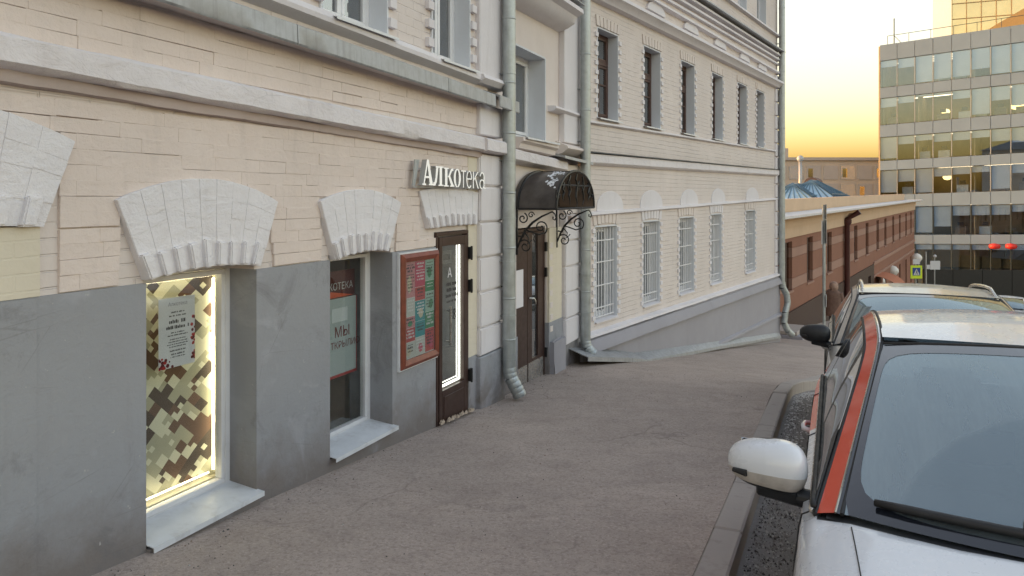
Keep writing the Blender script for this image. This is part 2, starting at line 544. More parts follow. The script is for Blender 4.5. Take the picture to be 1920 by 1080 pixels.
# grit and small stones lying in the gutter: nobody could count them
mb = MB()
for i in range(7000):
    q = rnd.triangular(1.5, 9.5, 3.0); l = .19 + abs(rnd.gauss(0, .22))
    b = kerb_pt(q); _, d, n = frame_at(q); p = b + n * l
    z = H(p) - KERB + uneven(p, .015); r = rnd.choice((.003, .004, .005, .006, .009)) * rnd.uniform(.7, 1.3)
    a = rnd.uniform(0, 6.28); c, s = math.cos(a) * r, math.sin(a) * r
    mb.add([(p.x + c, p.y + s, z), (p.x - s, p.y + c, z), (p.x - c, p.y - s, z), (p.x + s, p.y - c, z), (p.x, p.y, z + r * 1.2)], [(0, 1, 4), (1, 2, 4), (2, 3, 4), (3, 0, 4)], rnd.choice((0, 0, 1, 2)))
g = struct(mb.build('gravel', [plain('gutter grit', (.22, .20, .185), .9, var=.4, scale=40), plain('pale gutter grit', (.42, .40, .37), .9, var=.3, scale=40), plain('dark gutter grit', (.07, .06, .055), .9, var=.3, scale=40)]), 'stuff')
g['label'] = 'loose grit lying in the gutter beside the kerb'
mb = MB()
for i in range(420):
    q = rnd.uniform(7.2, 11.5); l = .2 + abs(rnd.gauss(0, .12))
    b = kerb_pt(q); _, d, n = frame_at(q); p = b + n * l
    z = H(p) - KERB + uneven(p, .015); r = rnd.uniform(.006, .022)
    a = rnd.uniform(0, 6.28); c, s = math.cos(a) * r, math.sin(a) * r
    mb.add([(p.x + c, p.y + s, z), (p.x - s * .6, p.y + c * .6, z), (p.x - c, p.y - s, z), (p.x + s * .6, p.y - c * .6, z), (p.x, p.y, z + r * .5)], [(0, 1, 4), (1, 2, 4), (2, 3, 4), (3, 0, 4)])
g = struct(mb.build('snow_crumbs', plain('old snow', (.62, .60, .58), .8, var=.2, scale=30)), 'stuff')
g['label'] = 'crumbs of dirty snow in the gutter by the kerb bend'

# grit, ice crumbs and flakes of plaster lying on the pavement, thickest along the wall
mb = MB()
for i in range(1700):
    q = rnd.uniform(1.6, 12)
    a, d, n = frame_at(q); b = kerb_pt(q); wd = (b - a).length
    l = abs(rnd.gauss(0, .16)) + .03 if rnd.random() < .55 else rnd.uniform(0, wd - .1)
    p = a + n * min(l, wd - .1); z = H(p) - .055 * (1 - min(1, (l + .35) / (wd + .35))) * (1 - smooth(7.0, 10.0, q)) + uneven(p); r = rnd.choice((.002, .002, .003, .004, .006)) * rnd.uniform(.7, 1.3)
    an = rnd.uniform(0, 6.28); c, s = math.cos(an) * r, math.sin(an) * r
    mb.add([(p.x + c, p.y + s, z - .001), (p.x - s, p.y + c, z - .001), (p.x - c, p.y - s, z - .001), (p.x + s, p.y - c, z - .001), (p.x, p.y, z + r * .9)], [(0, 1, 4), (1, 2, 4), (2, 3, 4), (3, 0, 4)], rnd.choice((0, 0, 0, 1, 2)))
g = struct(mb.build('pavement_grit', [plain('dark grit', (.10, .09, .085), .9, var=.3), plain('pale grit', (.5, .47, .44), .9, var=.2), plain('brown grit', (.26, .18, .13), .9, var=.3)]), 'stuff')
g['label'] = 'scattered grit and plaster flakes on the pavement'
# ------------------------------------------------------------------ facade helpers (x along the wall, y into it, z up)
def rects(x0, x1, z0, z1, holes):
    xs = sorted({x0, x1} | {min(max(h[i], x0), x1) for h in holes for i in (0, 1)})
    out = []
    for a, b in zip(xs, xs[1:]):
        if b - a < 1e-5:
            continue
        cut = sorted((max(h[2], z0), min(h[3], z1)) for h in holes if h[0] < b - 1e-5 and h[1] > a + 1e-5 and h[3] > z0 and h[2] < z1)
        z = z0
        for c, d in cut:
            if c > z + 1e-5:
                out.append((a, b, z, c))
            z = max(z, d)
        if z1 > z + 1e-5:
            out.append((a, b, z, z1))
    return out
def wall_boxes(mb, x0, x1, z0, z1, y0, y1, holes, mi=0):
    for a, b, c, d in rects(x0, x1, z0, z1, holes):
        mb.box(a, b, y0, y1, c, d, mi)
def band(name, mat, parent, prof_yz, s0, s1, k=0.0, ref=0.0, seg=.12, jit=.003, sharp=35, seed=0):
    n = max(1, int((s1 - s0) / seg)); m = len(prof_yz); mb = MB()
    for i in range(n + 1):
        s = s0 + (s1 - s0) * i / n
        for j, (y, z) in enumerate(prof_yz):
            w = noise.noise(Vector((s * 2.3, j * 3.7 + seed, seed * 1.3))) + .6 * noise.noise(Vector((s * 9, j * 5.1, seed)))
            mb.v.append((s, y + (jit * w if y < -.001 else 0), z + k * (s - ref) + jit * w))
    for i in range(n):
        for j in range(m):
            a = i * m + j; b = i * m + (j + 1) % m
            mb.f.append((a, a + m, b + m, b)); mb.m.append(0)
    mb.f.append(tuple(range(m))); mb.m.append(0)
    mb.f.append(tuple(range((n + 1) * m - 1, n * m - 1, -1))); mb.m.append(0)
    o = mb.build(name, mat, parent, smooth=True, sharp=sharp)
    bm = bmesh.new(); bm.from_mesh(o.data); bmesh.ops.recalc_face_normals(bm, faces=bm.faces); bm.to_mesh(o.data); bm.free()
    return o
def rim(mb, x0, x1, z0, z1, w, y0, y1, mi=0):
    mb.box(x0, x1, y0, y1, z0, z0 + w, mi); mb.box(x0, x1, y0, y1, z1 - w, z1, mi)
    mb.box(x0, x0 + w, y0 + .0004, y1, z0 + w, z1 - w, mi); mb.box(x1 - w, x1, y0 + .0004, y1, z0 + w, z1 - w, mi)
def plastic_window(parent, x0, x1, z0, z1, y, frame, glass, mull=(), bar=None, w=.055, tone_sheet=None):
    mb = MB(); rim(mb, x0, x1, z0, z1, w, y, y + .06)
    for m_ in mull:
        mb.box(m_ - w * .5, m_ + w * .5, y + .001, y + .059, z0 + w, z1 - w)
    if bar:
        mb.box(x0 + w, x1 - w, y + .002, y + .058, bar - w * .5, bar + w * .5)
    o = mb.build('window', frame, parent, bevel=.004)
    edges = [x0 + w] + list(mull) + [x1 - w]
    for a, b in zip(edges, edges[1:]):
        s = MB(); g = .012
        rim(s, a + g, b - g, z0 + w + g * .4, z1 - w - g * .4, w * .75, y - .008, y + .05)
        s.build('sash', frame, o, bevel=.004)
        e = w * .75 + g
        MB().box(a + e, b - e, y + .018, y + .022, z0 + w + e, z1 - w - e).build('pane', glass, o)
    if tone_sheet:  # sheet toned for reflected sky, dark for unlit rooms
        mb = MB()
        n = 24
        def cf(u, v):
            x = x0 + .03 + (x1 - x0 - .06) * u
            return (x, y + .16 + .018 * math.sin(u * 38) + .01 * math.sin(u * 91), z0 + .02 + (z1 - z0 - .04) * v)
        mb.grid(cf, n * 3, 1)
        mb.build('tone_sheet', tone_sheet, o, smooth=True)
    return o
def liner(parent, x0, x1, z0, z1, y0, y1, mat, sill=False):
    mb = MB(); t = .012
    mb.box(x0 - t, x0 + t, y0, y1, z0, z1); mb.box(x1 - t, x1 + t, y0, y1, z0, z1)
    mb.box(x0 + t, x1 - t, y0, y1, z1 - t, z1 + t)
    return mb.build('reveal', mat, parent)
def sheet_sill(parent, x0, x1, zt, y_in, y_out, drop, mat, lip=.035):
    mb = MB(); t = .006
    mb.hexa([(x0, y_out, zt - drop - t), (x1, y_out, zt - drop - t), (x1, y_in, zt - t), (x0, y_in, zt - t), (x0, y_out, zt - drop), (x1, y_out, zt - drop), (x1, y_in, zt), (x0, y_in, zt)])
    mb.box(x0, x1, y_out - .004, y_out + .001, zt - drop - lip, zt - drop + .001)
    return mb.build('sill', mat, parent)
def fan_lintel(parent, TL, PK, TR, BR, BL, n, rise, proud, mat, teeth=True, seed=1):
    """flat brick arch: wedge bricks fanning out, with a saw-tooth of brick ends along the bottom"""
    r_ = random.Random(seed)
    def q(a, m_, b, t):                 # parabola through a, peak, b
        c = 2 * m_[1] - .5 * (a[1] + b[1])
        return (a[0] + (b[0] - a[0]) * t, (1 - t) ** 2 * a[1] + 2 * t * (1 - t) * c + t * t * b[1])
    mid = ((BL[0] + BR[0]) * .5, (BL[1] + BR[1]) * .5 + rise)
    slab = []
    for i in range(13):
        slab.append(q(BL, mid, BR, i / 12))
    for i in range(13):
        slab.append(q(TL, PK, TR, 1 - i / 12))
    o = MB().prism(slab, -proud + .003, .03).build('lintel', mat, parent)
    for i in range(n):
        t0, t1 = i / n - .001, (i + 1) / n + .001
        b0, b1, u0, u1 = q(BL, mid, BR, t0), q(BL, mid, BR, t1), q(TL, PK, TR, t0), q(TL, PK, TR, t1)
        um = q(TL, PK, TR, (t0 + t1) / 2)
        lo = .26 if teeth else 0.0
        L = lambda a, b, t: (a[0] + (b[0] - a[0]) * t, a[1] + (b[1] - a[1]) * t)
        f = proud + r_.uniform(-.0015, .0015)
        cuts = [lo, .5 + r_.uniform(-.08, .08), .76 + r_.uniform(-.05, .05), 1.0]
        for c0, c1 in zip(cuts, cuts[1:]):
            poly = [L(b0, u0, c0 - .002), L(b1, u1, c0 - .002), L(b1, u1, c1 + (.002 if c1 < 1 else 0))] + ([um] if c1 == 1.0 else []) + [L(b0, u0, c1 + (.002 if c1 < 1 else 0))]
            poly = [(px + r_.uniform(-.002, .002), pz + r_.uniform(-.002, .002)) for px, pz in poly]
            w_ = MB().prism(poly, -f - r_.uniform(0, .002), .0); w_.v = [(a_, b_ + (r_.uniform(-.0015, .0015) if b_ < -.005 else 0), c_) for a_, b_, c_ in w_.v]
            w_.build('wedge_brick', mat, o, bevel=.003, seg=2)
        if teeth:
            for h0, h1, pr in ((0.0, .56, f + .028), (.56, 1.0, f * .75)):
                a0, a1 = L(b0, b1, h0 + .02), L(b0, b1, h1 - .02)
                c0, c1 = L(u0, u1, h0), L(u0, u1, h1)
                top = lo + r_.uniform(.02, .07) * (1 if pr > f else 0)
                w_ = MB().prism([a0, a1, L(a1, c1, top), L(a0, c0, top)], -pr - r_.uniform(-.005, .005), .0); w_.v = [(a_ + r_.uniform(-.005, .005), b_ + (r_.uniform(-.005, .005) if b_ < -.005 else 0), c_ + r_.uniform(-.005, .005)) for a_, b_, c_ in w_.v]
                w_.build('tooth_brick', mat, o, bevel=.008, seg=2)
    return o
BRICKS = {}
def brick_mesh(key, lx, lz, mat, depth=.04, amp=.0022, seed=0):
    k = (key, round(lx, 3), round(lz, 3), seed)
    if k not in BRICKS:
        r_ = random.Random(seed * 7 + 3)
        mb = MB().box(0, lx, 0, depth, 0, lz)
        mb.v = [(x + r_.uniform(-amp, amp) * .5, y + r_.uniform(-amp, amp), z + r_.uniform(-amp, amp)) for x, y, z in mb.v]
        BRICKS[k] = mb.mesh(key, mat, bevel=.0018)
    return BRICKS[k]
def teeth_column(parent, x, z0, z1, mat, w=.075, h=.062, pitch=.125, y=-.022, name='quoin_brick'):
    me = brick_mesh(name + mat.name, w, h, mat, depth=.06, amp=.002)
    n = int((z1 - z0) / pitch)
    for i in range(n):
        piece(name, me, parent, (x, y + rnd.uniform(-.003, .003), z0 + (i + .5) * (z1 - z0) / n - h / 2))

# ------------------------------------------------------------------ the near cream building with the shop
B1 = thing('shop_building', 'cream painted brick building with grey plaster base and lit shop window at left', 'building', O1, ANG1)
K1, REF1 = -.02, 4.5
W1 = (2.904, 3.738, -.235, 1.235); W2 = (4.497, 5.341, -.27, 1.225); DR1 = (6.085, 6.75, -1.6, 1.325)
DR2 = (8.05, 9.10, -1.6, 1.28); U1 = (4.40, 5.27, 2.965, 4.5); U2 = (6.02, 6.80, 2.93, 4.5); MW = (8.08, 9.12, 2.36, 3.46)
HOLES = [W1, W2, DR1, DR2, U1, U2, MW]
TOP1 = 6.6
mb = MB()
wall_boxes(mb, -9.0, 7.25, 1.19, 2.13, .016, .42, HOLES)
wall_boxes(mb, -9.0, 7.25, 2.13, TOP1, .012, .42, HOLES)
mb.build('wall', M['cream_brick'], B1)
mb = MB()
wall_boxes(mb, 7.25, SC - .03, 1.19, TOP1, .055, .44, HOLES)
mb.build('entrance_wall', M['cream_plain'], B1)
mb = MB()
wall_boxes(mb, -9.0, 6.9, -1.6, 1.19, -.004, .425, HOLES)
wall_boxes(mb, 6.9, SC - .03, -1.6, .02, -.002, .425, HOLES)
mb.build('plaster_base', M['dado'], B1)
mb = MB()
wall_boxes(mb, 6.9, SC - .03, .02, 1.19, .03, .425, HOLES)
mb.build('lower_entrance_wall', M['cream_plain'], B1)
# back, side and roof of the house
mb = MB()
mb.box(-9.0, SC, 9.0, 9.3, -1.6, TOP1); mb.box(-9.3, -9.0, 0, 9.3, -1.6, TOP1); mb.box(-9.0, SC, .45, 9.0, -.75, -.6)
mb.build('rear_wall', M['cream_plain'], B1)
mb = MB(); mb.hexa([(-9.5, -.35, TOP1), (SC, -.35, TOP1), (SC, 9.6, TOP1), (-9.5, 9.6, TOP1), (-9.0, 4.2, TOP1 + 1.6), (SC, 4.2, TOP1 + 1.6), (SC, 5, TOP1 + 1.6), (-9.0, 5, TOP1 + 1.6)])
mb.build('roof', M['zinc'], B1)

# single bricks of the shop front: the big ones each an object, the rest one joined part
CH = .0765
far_bricks = MB()
def lay(x0, x1, z0, rows, holes, single, y=-.001):
    for r in range(rows):
        z = z0 + r * CH
        x = x0 - (.13 if r % 2 else 0) + rnd.uniform(-.01, .01)
        gap = .001
        while x < x1:
            L = rnd.choice((.25, .25, .26, .125))
            a, b = max(x, x0), min(x + L, x1)
            if rnd.random() < .3:
                gap = rnd.choice((.0004, .0005, .0006, .0008, .001, .002, .006))
            x += L
            blocks = [h for h in holes if h[0] < b and h[1] > a and h[2] < z + CH - .006 and h[3] > z + .006]
            segs = [(a, b)]
            for h in blocks:
                segs = [s2 for s_ in segs for s2 in ((s_[0], min(s_[1], h[0])), (max(s_[0], h[1]), s_[1])) if s2[1] - s2[0] > .03]
            for a2, b2 in segs:
                if b2 - a2 < .03:
                    continue
                yy = y + rnd.uniform(-.0025, .0025); zz = z + rnd.uniform(-.0006, .0006)
                hh = CH - (gap if rnd.random() < .8 else .0006)
                if single:
                    piece('brick', brick_mesh('brick', math.ceil((b2 - a2 + .001) * 100) / 100, round(hh, 3), M['cream'], seed=rnd.randrange(3)), B1, (a2, yy, zz))
                else:
                    m_ = brick_mesh('brick', math.ceil((b2 - a2 + .001) * 100) / 100, round(hh, 3), M['cream'], seed=rnd.randrange(3))
                    far_bricks.add([(v.co.x + a2, v.co.y + yy, v.co.z + zz) for v in m_.vertices], [tuple(p.vertices) for p in m_.polygons])
fans = [(2.74, 3.88, 1.2, 1.62), (4.40, 5.40, 1.2, 1.60), (5.80, 6.95, 1.3, 1.70), (1.2, 2.42, 1.2, 1.9)]
lay(1.5, 6.93, 1.196, 12, HOLES + fans, True)
lay(0.2, 1.5, 1.196, 12, [], False)
lay(1.5, 7.0, 2.36, 4, [], False)
fb = far_bricks.build('brickwork', M['cream'], B1); fb['kind'] = 'stuff'

# mouldings
band('cornice', M['white_old'], B1, [(.02, 2.335), (-.085, 2.318), (-.105, 2.30), (-.11, 2.19), (-.085, 2.175), (-.02, 2.168), (.02, 2.168)], -9, 7.02, K1, REF1, .06, .0085, seed=1)
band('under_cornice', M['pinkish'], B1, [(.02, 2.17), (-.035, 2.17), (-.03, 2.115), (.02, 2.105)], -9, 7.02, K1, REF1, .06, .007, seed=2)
band('upper_moulding', M['white'], B1, [(.02, 3.00), (-.05, 2.985), (-.075, 2.94), (-.07, 2.905), (-.03, 2.88), (.02, 2.86)], -9, 6.96, K1, REF1, .1, .004, seed=3)
x = -9.0
edges = [-9, -7.4, -5.8, -4.2, -2.6, -1.0, .6, 2.2, 3.95, 6.05, 7.10]
for a, b in zip(edges, edges[1:]):
    band('flashing_sheet', M['zinc'], B1, [(.02, 2.83), (-.15, 2.775), (-.155, 2.77), (-.16, 2.652), (-.15, 2.640), (-.146, 2.65), (-.14, 2.76), (.02, 2.815)], a + .004, b - .004, K1, REF1, .12, .004, seed=b)
band('flashing_core', M['cream_plain'], B1, [(.02, 2.80), (-.11, 2.76), (-.11, 2.70), (.02, 2.66)], -9, 7.05, K1, REF1, .3, .003, seed=5)

# brick arches over the openings
fan_lintel(B1, (2.71, 1.636), (3.30, 1.759), (3.911, 1.622), (3.752, 1.213), (2.893, 1.208), 9, .035, .03, M['limewash'], seed=1)
fan_lintel(B1, (4.356, 1.62), (4.88, 1.712), (5.441, 1.605), (5.25, 1.207), (4.53, 1.19), 8, .03, .03, M['limewash'], seed=2)
fan_lintel(B1, (5.76, 1.707), (6.36, 1.74), (6.947, 1.70), (6.92, 1.372), (5.92, 1.365), 9, .01, .024, M['limewash'], seed=3)
fan_lintel(B1, (1.05, 1.93), (1.75, 2.075), (2.477, 1.921), (2.323, 1.514), (1.2, 1.51), 9, .02, .03, M['limewash'], seed=4)
MB().box(1.2, 2.318, -.008, .05, 1.192, 1.515).build('yellow_patch', M['yellow'], B1)
MB().box(1.15, 2.30, -.012, .0, -.9, 1.185).build('filled_opening', M['dado'], B1)
MB().box(6.75, 6.952, -.006, .03, .03, 2.105).build('door_side_strip', M['yellow'], B1)

# rusticated pilasters: each block a part
def pilaster(x0, x1, joints, y, mat=M['white'], under=None):
    for a, b in zip(joints, joints[1:]):
        MB().box(x0, x1, y + rnd.uniform(-.004, .004), .06, a + .008, b - .008).build('pilaster_block', mat, B1, bevel=.014, seg=2)
    MB().box(x0 + .02, x1 - .02, y + .035, .06, joints[0], joints[-1]).build('pilaster_core', mat, B1)
pilaster(6.952, 7.56, [.0, .293, .664, 1.023, 1.388, 1.764, 2.10], -.05)
MB().box(6.945, 7.57, -.055, .02, -1.6, -.003).build('pilaster_foot', M['dado'], B1, bevel=.01)
MB().box(6.955, 7.555, -.045, .06, 2.30, 2.62).build('pilaster_block', M['white'], B1, bevel=.01)
MB().box(6.952, 7.56, -.045, .06, 2.85, TOP1 - .1).build('pilaster_shaft', M['white'], B1, bevel=.01)
band('cornice', M['white_old'], B1, [(.06, 2.27), (-.12, 2.255), (-.14, 2.24), (-.145, 2.13), (-.12, 2.12), (.06, 2.105)], 6.93, 7.60, -.02, 7.2, .1, .004, seed=6)
band('flashing_sheet', M['zinc'], B1, [(.06, 2.80), (-.18, 2.72), (-.185, 2.715), (-.19, 2.60), (-.18, 2.59), (-.17, 2.70), (.06, 2.78)], 7.14, 7.66, -.03, 7.3, .1, .003, seed=8)
band('upper_moulding', M['white'], B1, [(.06, 2.93), (-.09, 2.92), (-.11, 2.88), (-.06, 2.83), (.06, 2.82)], 6.93, 7.60, 0, 0, .1, .003, seed=9)
# entrance bay
band('cornice', M['white_old'], B1, [(.06, 2.21), (-.05, 2.20), (-.075, 2.18), (-.08, 2.08), (-.05, 2.06), (.06, 2.04)], 7.58, 9.64, -.035, 8.0, .09, .006, seed=10)
band('under_sill_moulding', M['cream_plain'], B1, [(.06, 2.345), (-.10, 2.34), (-.105, 2.30), (-.06, 2.27), (-.05, 2.215), (.06, 2.20)], 7.98, 9.2, -.02, 8.5, .1, .003, seed=11)
band('top_cornice', M['white'], B1, [(.06, 4.22), (-.30, 4.16), (-.31, 4.10), (-.22, 4.06), (-.18, 3.98), (-.08, 3.92), (.06, 3.88)], 7.60, 9.62, .02, 8.6, .15, .003, seed=12)
MB().box(7.6, 9.62, -.33, .0, 4.222, 4.232).build('cornice_cover', M['zinc'], B1)
joints2 = [-.38, -.016, .337, .697, 1.05, 1.41]
pilaster(9.643, 10.46, joints2, -.045)
MB().box(9.65, 10.45, -.03, .06, 1.42, 2.10).build('pilaster_block', M['cream_plain'], B1, bevel=.008)
MB().box(9.64, 10.47, -.03, .06, 2.40, TOP1 - .1).build('pilaster_shaft', M['white'], B1, bevel=.01)
band('pilaster_moulding', M['white'], B1, [(.06, 2.86), (-.06, 2.85), (-.07, 2.82), (-.03, 2.79), (.06, 2.78)], 9.2, 10.47, 0, 0, .1, .003, seed=13)
band('pilaster_base', M['cream_plain'], B1, [(.06, 2.42), (-.12, 2.34), (-.13, 2.31), (-.05, 2.25), (.06, 2.22)], 9.5, 10.49, 0, 0, .1, .003, seed=14)
band('flashing_sheet', M['zinc'], B1, [(.06, 2.24), (-.17, 2.19), (-.175, 2.15), (-.16, 2.16), (.06, 2.20)], 9.25, 10.5, -.03, 9.6, .1, .003, seed=15)
MB().box(9.72, 9.95, -.10, .05, 1.30, 1.40).build('corbel_block', M['pinkish'], B1, bevel=.01)
# rounded grey foot beside the second door
mb = MB(); mb.grid(lambda u, v: (9.14 + .46 * u, -.10 + .06 * v * v + .04 * u, -1.5 + 1.28 * v), 6, 6, flip=True); mb.box(9.14, 9.6, -.06, .04, -1.5, -.24)
mb.build('door_foot', M['plinth'], B1, smooth=True, sharp=40)

# windows of the shop front
win1 = plastic_window(B1, W1[0] - .03, W1[1] + .002, W1[2] + .01, W1[3], .215, M['pvc'], M['glass_clear'], w=.04)
sheet_sill(win1, W1[0] + .004, W1[1] + .012, W1[2] + .045, .225, -.055, .03, M['sillmetal'], .03)
MB().box(W1[0], W1[1], -.03, .4, W1[2] - .08, W1[2] + .0).build('sill_mortar', M['dado'], win1)
win2 = plastic_window(B1, W2[0] - .03, W2[1] + .002, W2[2] + .01, W2[3], .215, M['pvc'], M['glass_clear'], w=.04)
sheet_sill(win2, W2[0] + .004, W2[1] + .012, W2[2] + .045, .225, -.055, .03, M['sillmetal'], .03)

def pixel_pattern():
    m = NT('brown and cream checked display paper'); x = m.xyz(m.obj())
    u = m.math('MULTIPLY', m.math('ADD', x[0], x[2]), 7.2); v = m.math('MULTIPLY', m.math('SUBTRACT', x[2], x[0]), 7.2)
    def cell(k, off):
        cv = m.n('CombineXYZ')
        m.set(cv, 0, m.math('FLOOR', m.math('MULTIPLY', u, k))); m.set(cv, 1, m.math('FLOOR', m.math('MULTIPLY', v, k))); cv.inputs[2].default_value = off
        w = m.n('TexWhiteNoise', noise_dimensions='3D'); m.set(w, 'Vector', cv.outputs[0])
        return w.outputs['Value']
    big, small, tiny = cell(.75, 1), cell(1.5, 5), cell(3, 9)
    f = m.mix(m.math('GREATER_THAN', small, .52), big, small, 'FLOAT')
    f = m.mix(m.math('MULTIPLY', m.math('GREATER_THAN', tiny, .72), m.math('GREATER_THAN', cell(1.5, 13), .5)), f, tiny, 'FLOAT')
    cc = m.mix(m.math('GREATER_THAN', f, .34), (.05, .03, .018, 1), (.12, .058, .03, 1))
    cc = m.mix(m.math('GREATER_THAN', f, .56), cc, (.40, .38, .27, 1))
    cc = m.mix(m.math('GREATER_THAN', f, .78), cc, (.66, .63, .48, 1))
    m.set(m.b, 'Base Color', cc); m.b.inputs['Roughness'].default_value = .6
    return m.mat
pat = pixel_pattern()
mb = MB(); mb.grid(lambda u, v: (2.86 + .88 * u, .40 - .10 * u * u + .012 * math.sin(u * 9 + v * 3), -.16 + 1.36 * v), 24, 6, flip=False)
disp = tag(mb.build('display_screen', pat, None, smooth=True), 'brown and cream checked paper screen behind the lit shop window', 'screen')
disp.location = O1; disp.rotation_euler = (0, 0, ANG1)
mb = MB(); mb.tube([(3.665, .285, -.10), (3.665, .285, 1.13)], .009, 6); mb.build('led_strip', M['led'], win1)
mb = MB(); mb.tube([(2.92, .285, 1.165), (3.64, .285, 1.165)], .006, 6); mb.build('led_strip', M['led'], win1)
mb = MB(); mb.tube([(2.92, .30, -.115), (3.64, .30, -.115)], .005, 6); mb.build('led_strip', M['led'], win1)
mb = MB(); mb.box(2.7, 3.8, .5, .52, -.3, 1.3); mb.box(3.745, 3.765, .27, .5, -.3, 1.3); mb.box(2.70, 2.72, .27, .5, -.3, 1.3); mb.box(2.7, 3.8, .28, .5, 1.19, 1.205); mb.box(2.7, 3.8, .28, .5, -.16, -.15); mb.build('display_box', plain('cream display box', (.62, .56, .42), .7), win1)

def lettering(body, size, mat, parent, x, y, z, align='LEFT', sx=1.0, name='lettering', depth=0.0):
    return piece(name, text_mesh(body, size, mat, depth, align, sx), parent, (x, y, z))
def tint(name, c):
    return plain(name, c, .55, var=.05)
M['inkred'] = tint('dark red print', (.16, .012, .012)); M['inkgrey'] = tint('grey print', (.22, .2, .22))
def print_rows(parent, xc, y, rows, mat, name='print'):
    mb = MB(); r_ = random.Random(int(abs(xc * 1000)))
    for z, h, w in rows:
        x = xc - w / 2
        while x < xc + w / 2 - .004:
            L = min(r_.uniform(1.2, 4.5) * h, xc + w / 2 - x)
            k = x
            while k < x + L - h * .3:          # letters of one word as little upright strokes
                t = h * r_.uniform(.25, .5)
                mb.box(k, k + t, y - .0004, y, z, z + h * r_.choice((1, 1, .75)))
                k += t + h * .18
            x += L + h * .6
    return mb.build(name, mat, parent)
PST = thing('window_poster', 'white paper notice with red berries print taped inside the lit shop window', 'poster', O1, ANG1)
mb = MB(); mb.box(3.205, 3.475, .246, .248, .632, 1.05); sheet = mb.build('sheet', M['paper'], PST)
lettering('Алкотека', .032, M['inkgrey'], PST, 3.345, .2455, 1.0, 'CENTER')
print_rows(PST, 3.345, .2455, [(.957, .009, .10), (.936, .009, .13), (.895, .022, .13), (.862, .020, .17), (.836, .007, .10), (.820, .007, .15), (.797, .006, .12), (.782, .006, .14), (.767, .006, .16), (.752, .006, .13), (.727, .009, .12), (.706, .009, .10), (.690, .007, .11)], M['ink'])
mb = MB()
rr = random.Random(5)
for i in range(46):
    edge = rr.random() < .5
    cx, cz = (3.205 + abs(rr.gauss(0, .045)), .633 + abs(rr.gauss(0, .03))) if edge else (3.474 - abs(rr.gauss(0, .012)), .66 + rr.random() * .27)
    r_ = rr.uniform(.006, .014)
    y_ = .2454 - i * .00002
    pts = [(min(3.476, max(3.204, cx + r_ * math.cos(a * 1.05))), y_, max(.631, cz + r_ * math.sin(a * 1.05))) for a in range(6)]
    mb.add(pts, [tuple(range(6))], i % 2)
mb.build('berry_print', [tint('red berry print', (.42, .02, .02)), tint('dark berry print', (.13, .01, .015))], PST)

# poster standing in the second window
P2 = thing('window_poster', 'pale grey poster with dark red lettering and red edge in the dark shop window', 'poster', O1, ANG1)
MB().box(4.55, 5.275, .305, .312, .19, .83).build('red_board', tint('red poster board', (.36, .03, .025)), P2)
MB().box(4.55, 5.255, .300, .304, .215, .83).build('sheet', tint('pale grey poster paper', (.40, .45, .45)), P2)
lettering('МЫ', .12, M['inkred'], P2, 4.955, .298, .515)
lettering('ОТКРЫЛИСЬ', .078, M['inkred'], P2, 4.845, .298, .425)
MB().box(4.92, 5.13, .296, .2995, .64, .75).build('white_label', tint('white label', (.6, .64, .66)), P2)
NB = thing('window_sign', 'dark red band with pale shop lettering above the poster in the dark window', 'sign', O1, ANG1)
MB().box(4.55, 5.28, .33, .335, .835, 1.05).build('band', tint('dark red band', (.10, .02, .015)), NB)
lettering('АЛКОТЕКА', .082, tint('dim white letters', (.55, .55, .55)), NB, 4.80, .325, .895)
MB().prism([(4.6, .835), (5.25, .835), (4.95, .885), (4.6, .885)], .318, .322).build('orange_reflection', tint('painted orange reflection', (.62, .10, .03)), NB)  # orange reflection in the glass, painted as a flat piece
MB().box(4.4, 5.4, .9, .92, -.3, 1.3).build('blind', M['darkroom'], win2)  # dark sheet put in for the unlit room, no blind hangs here

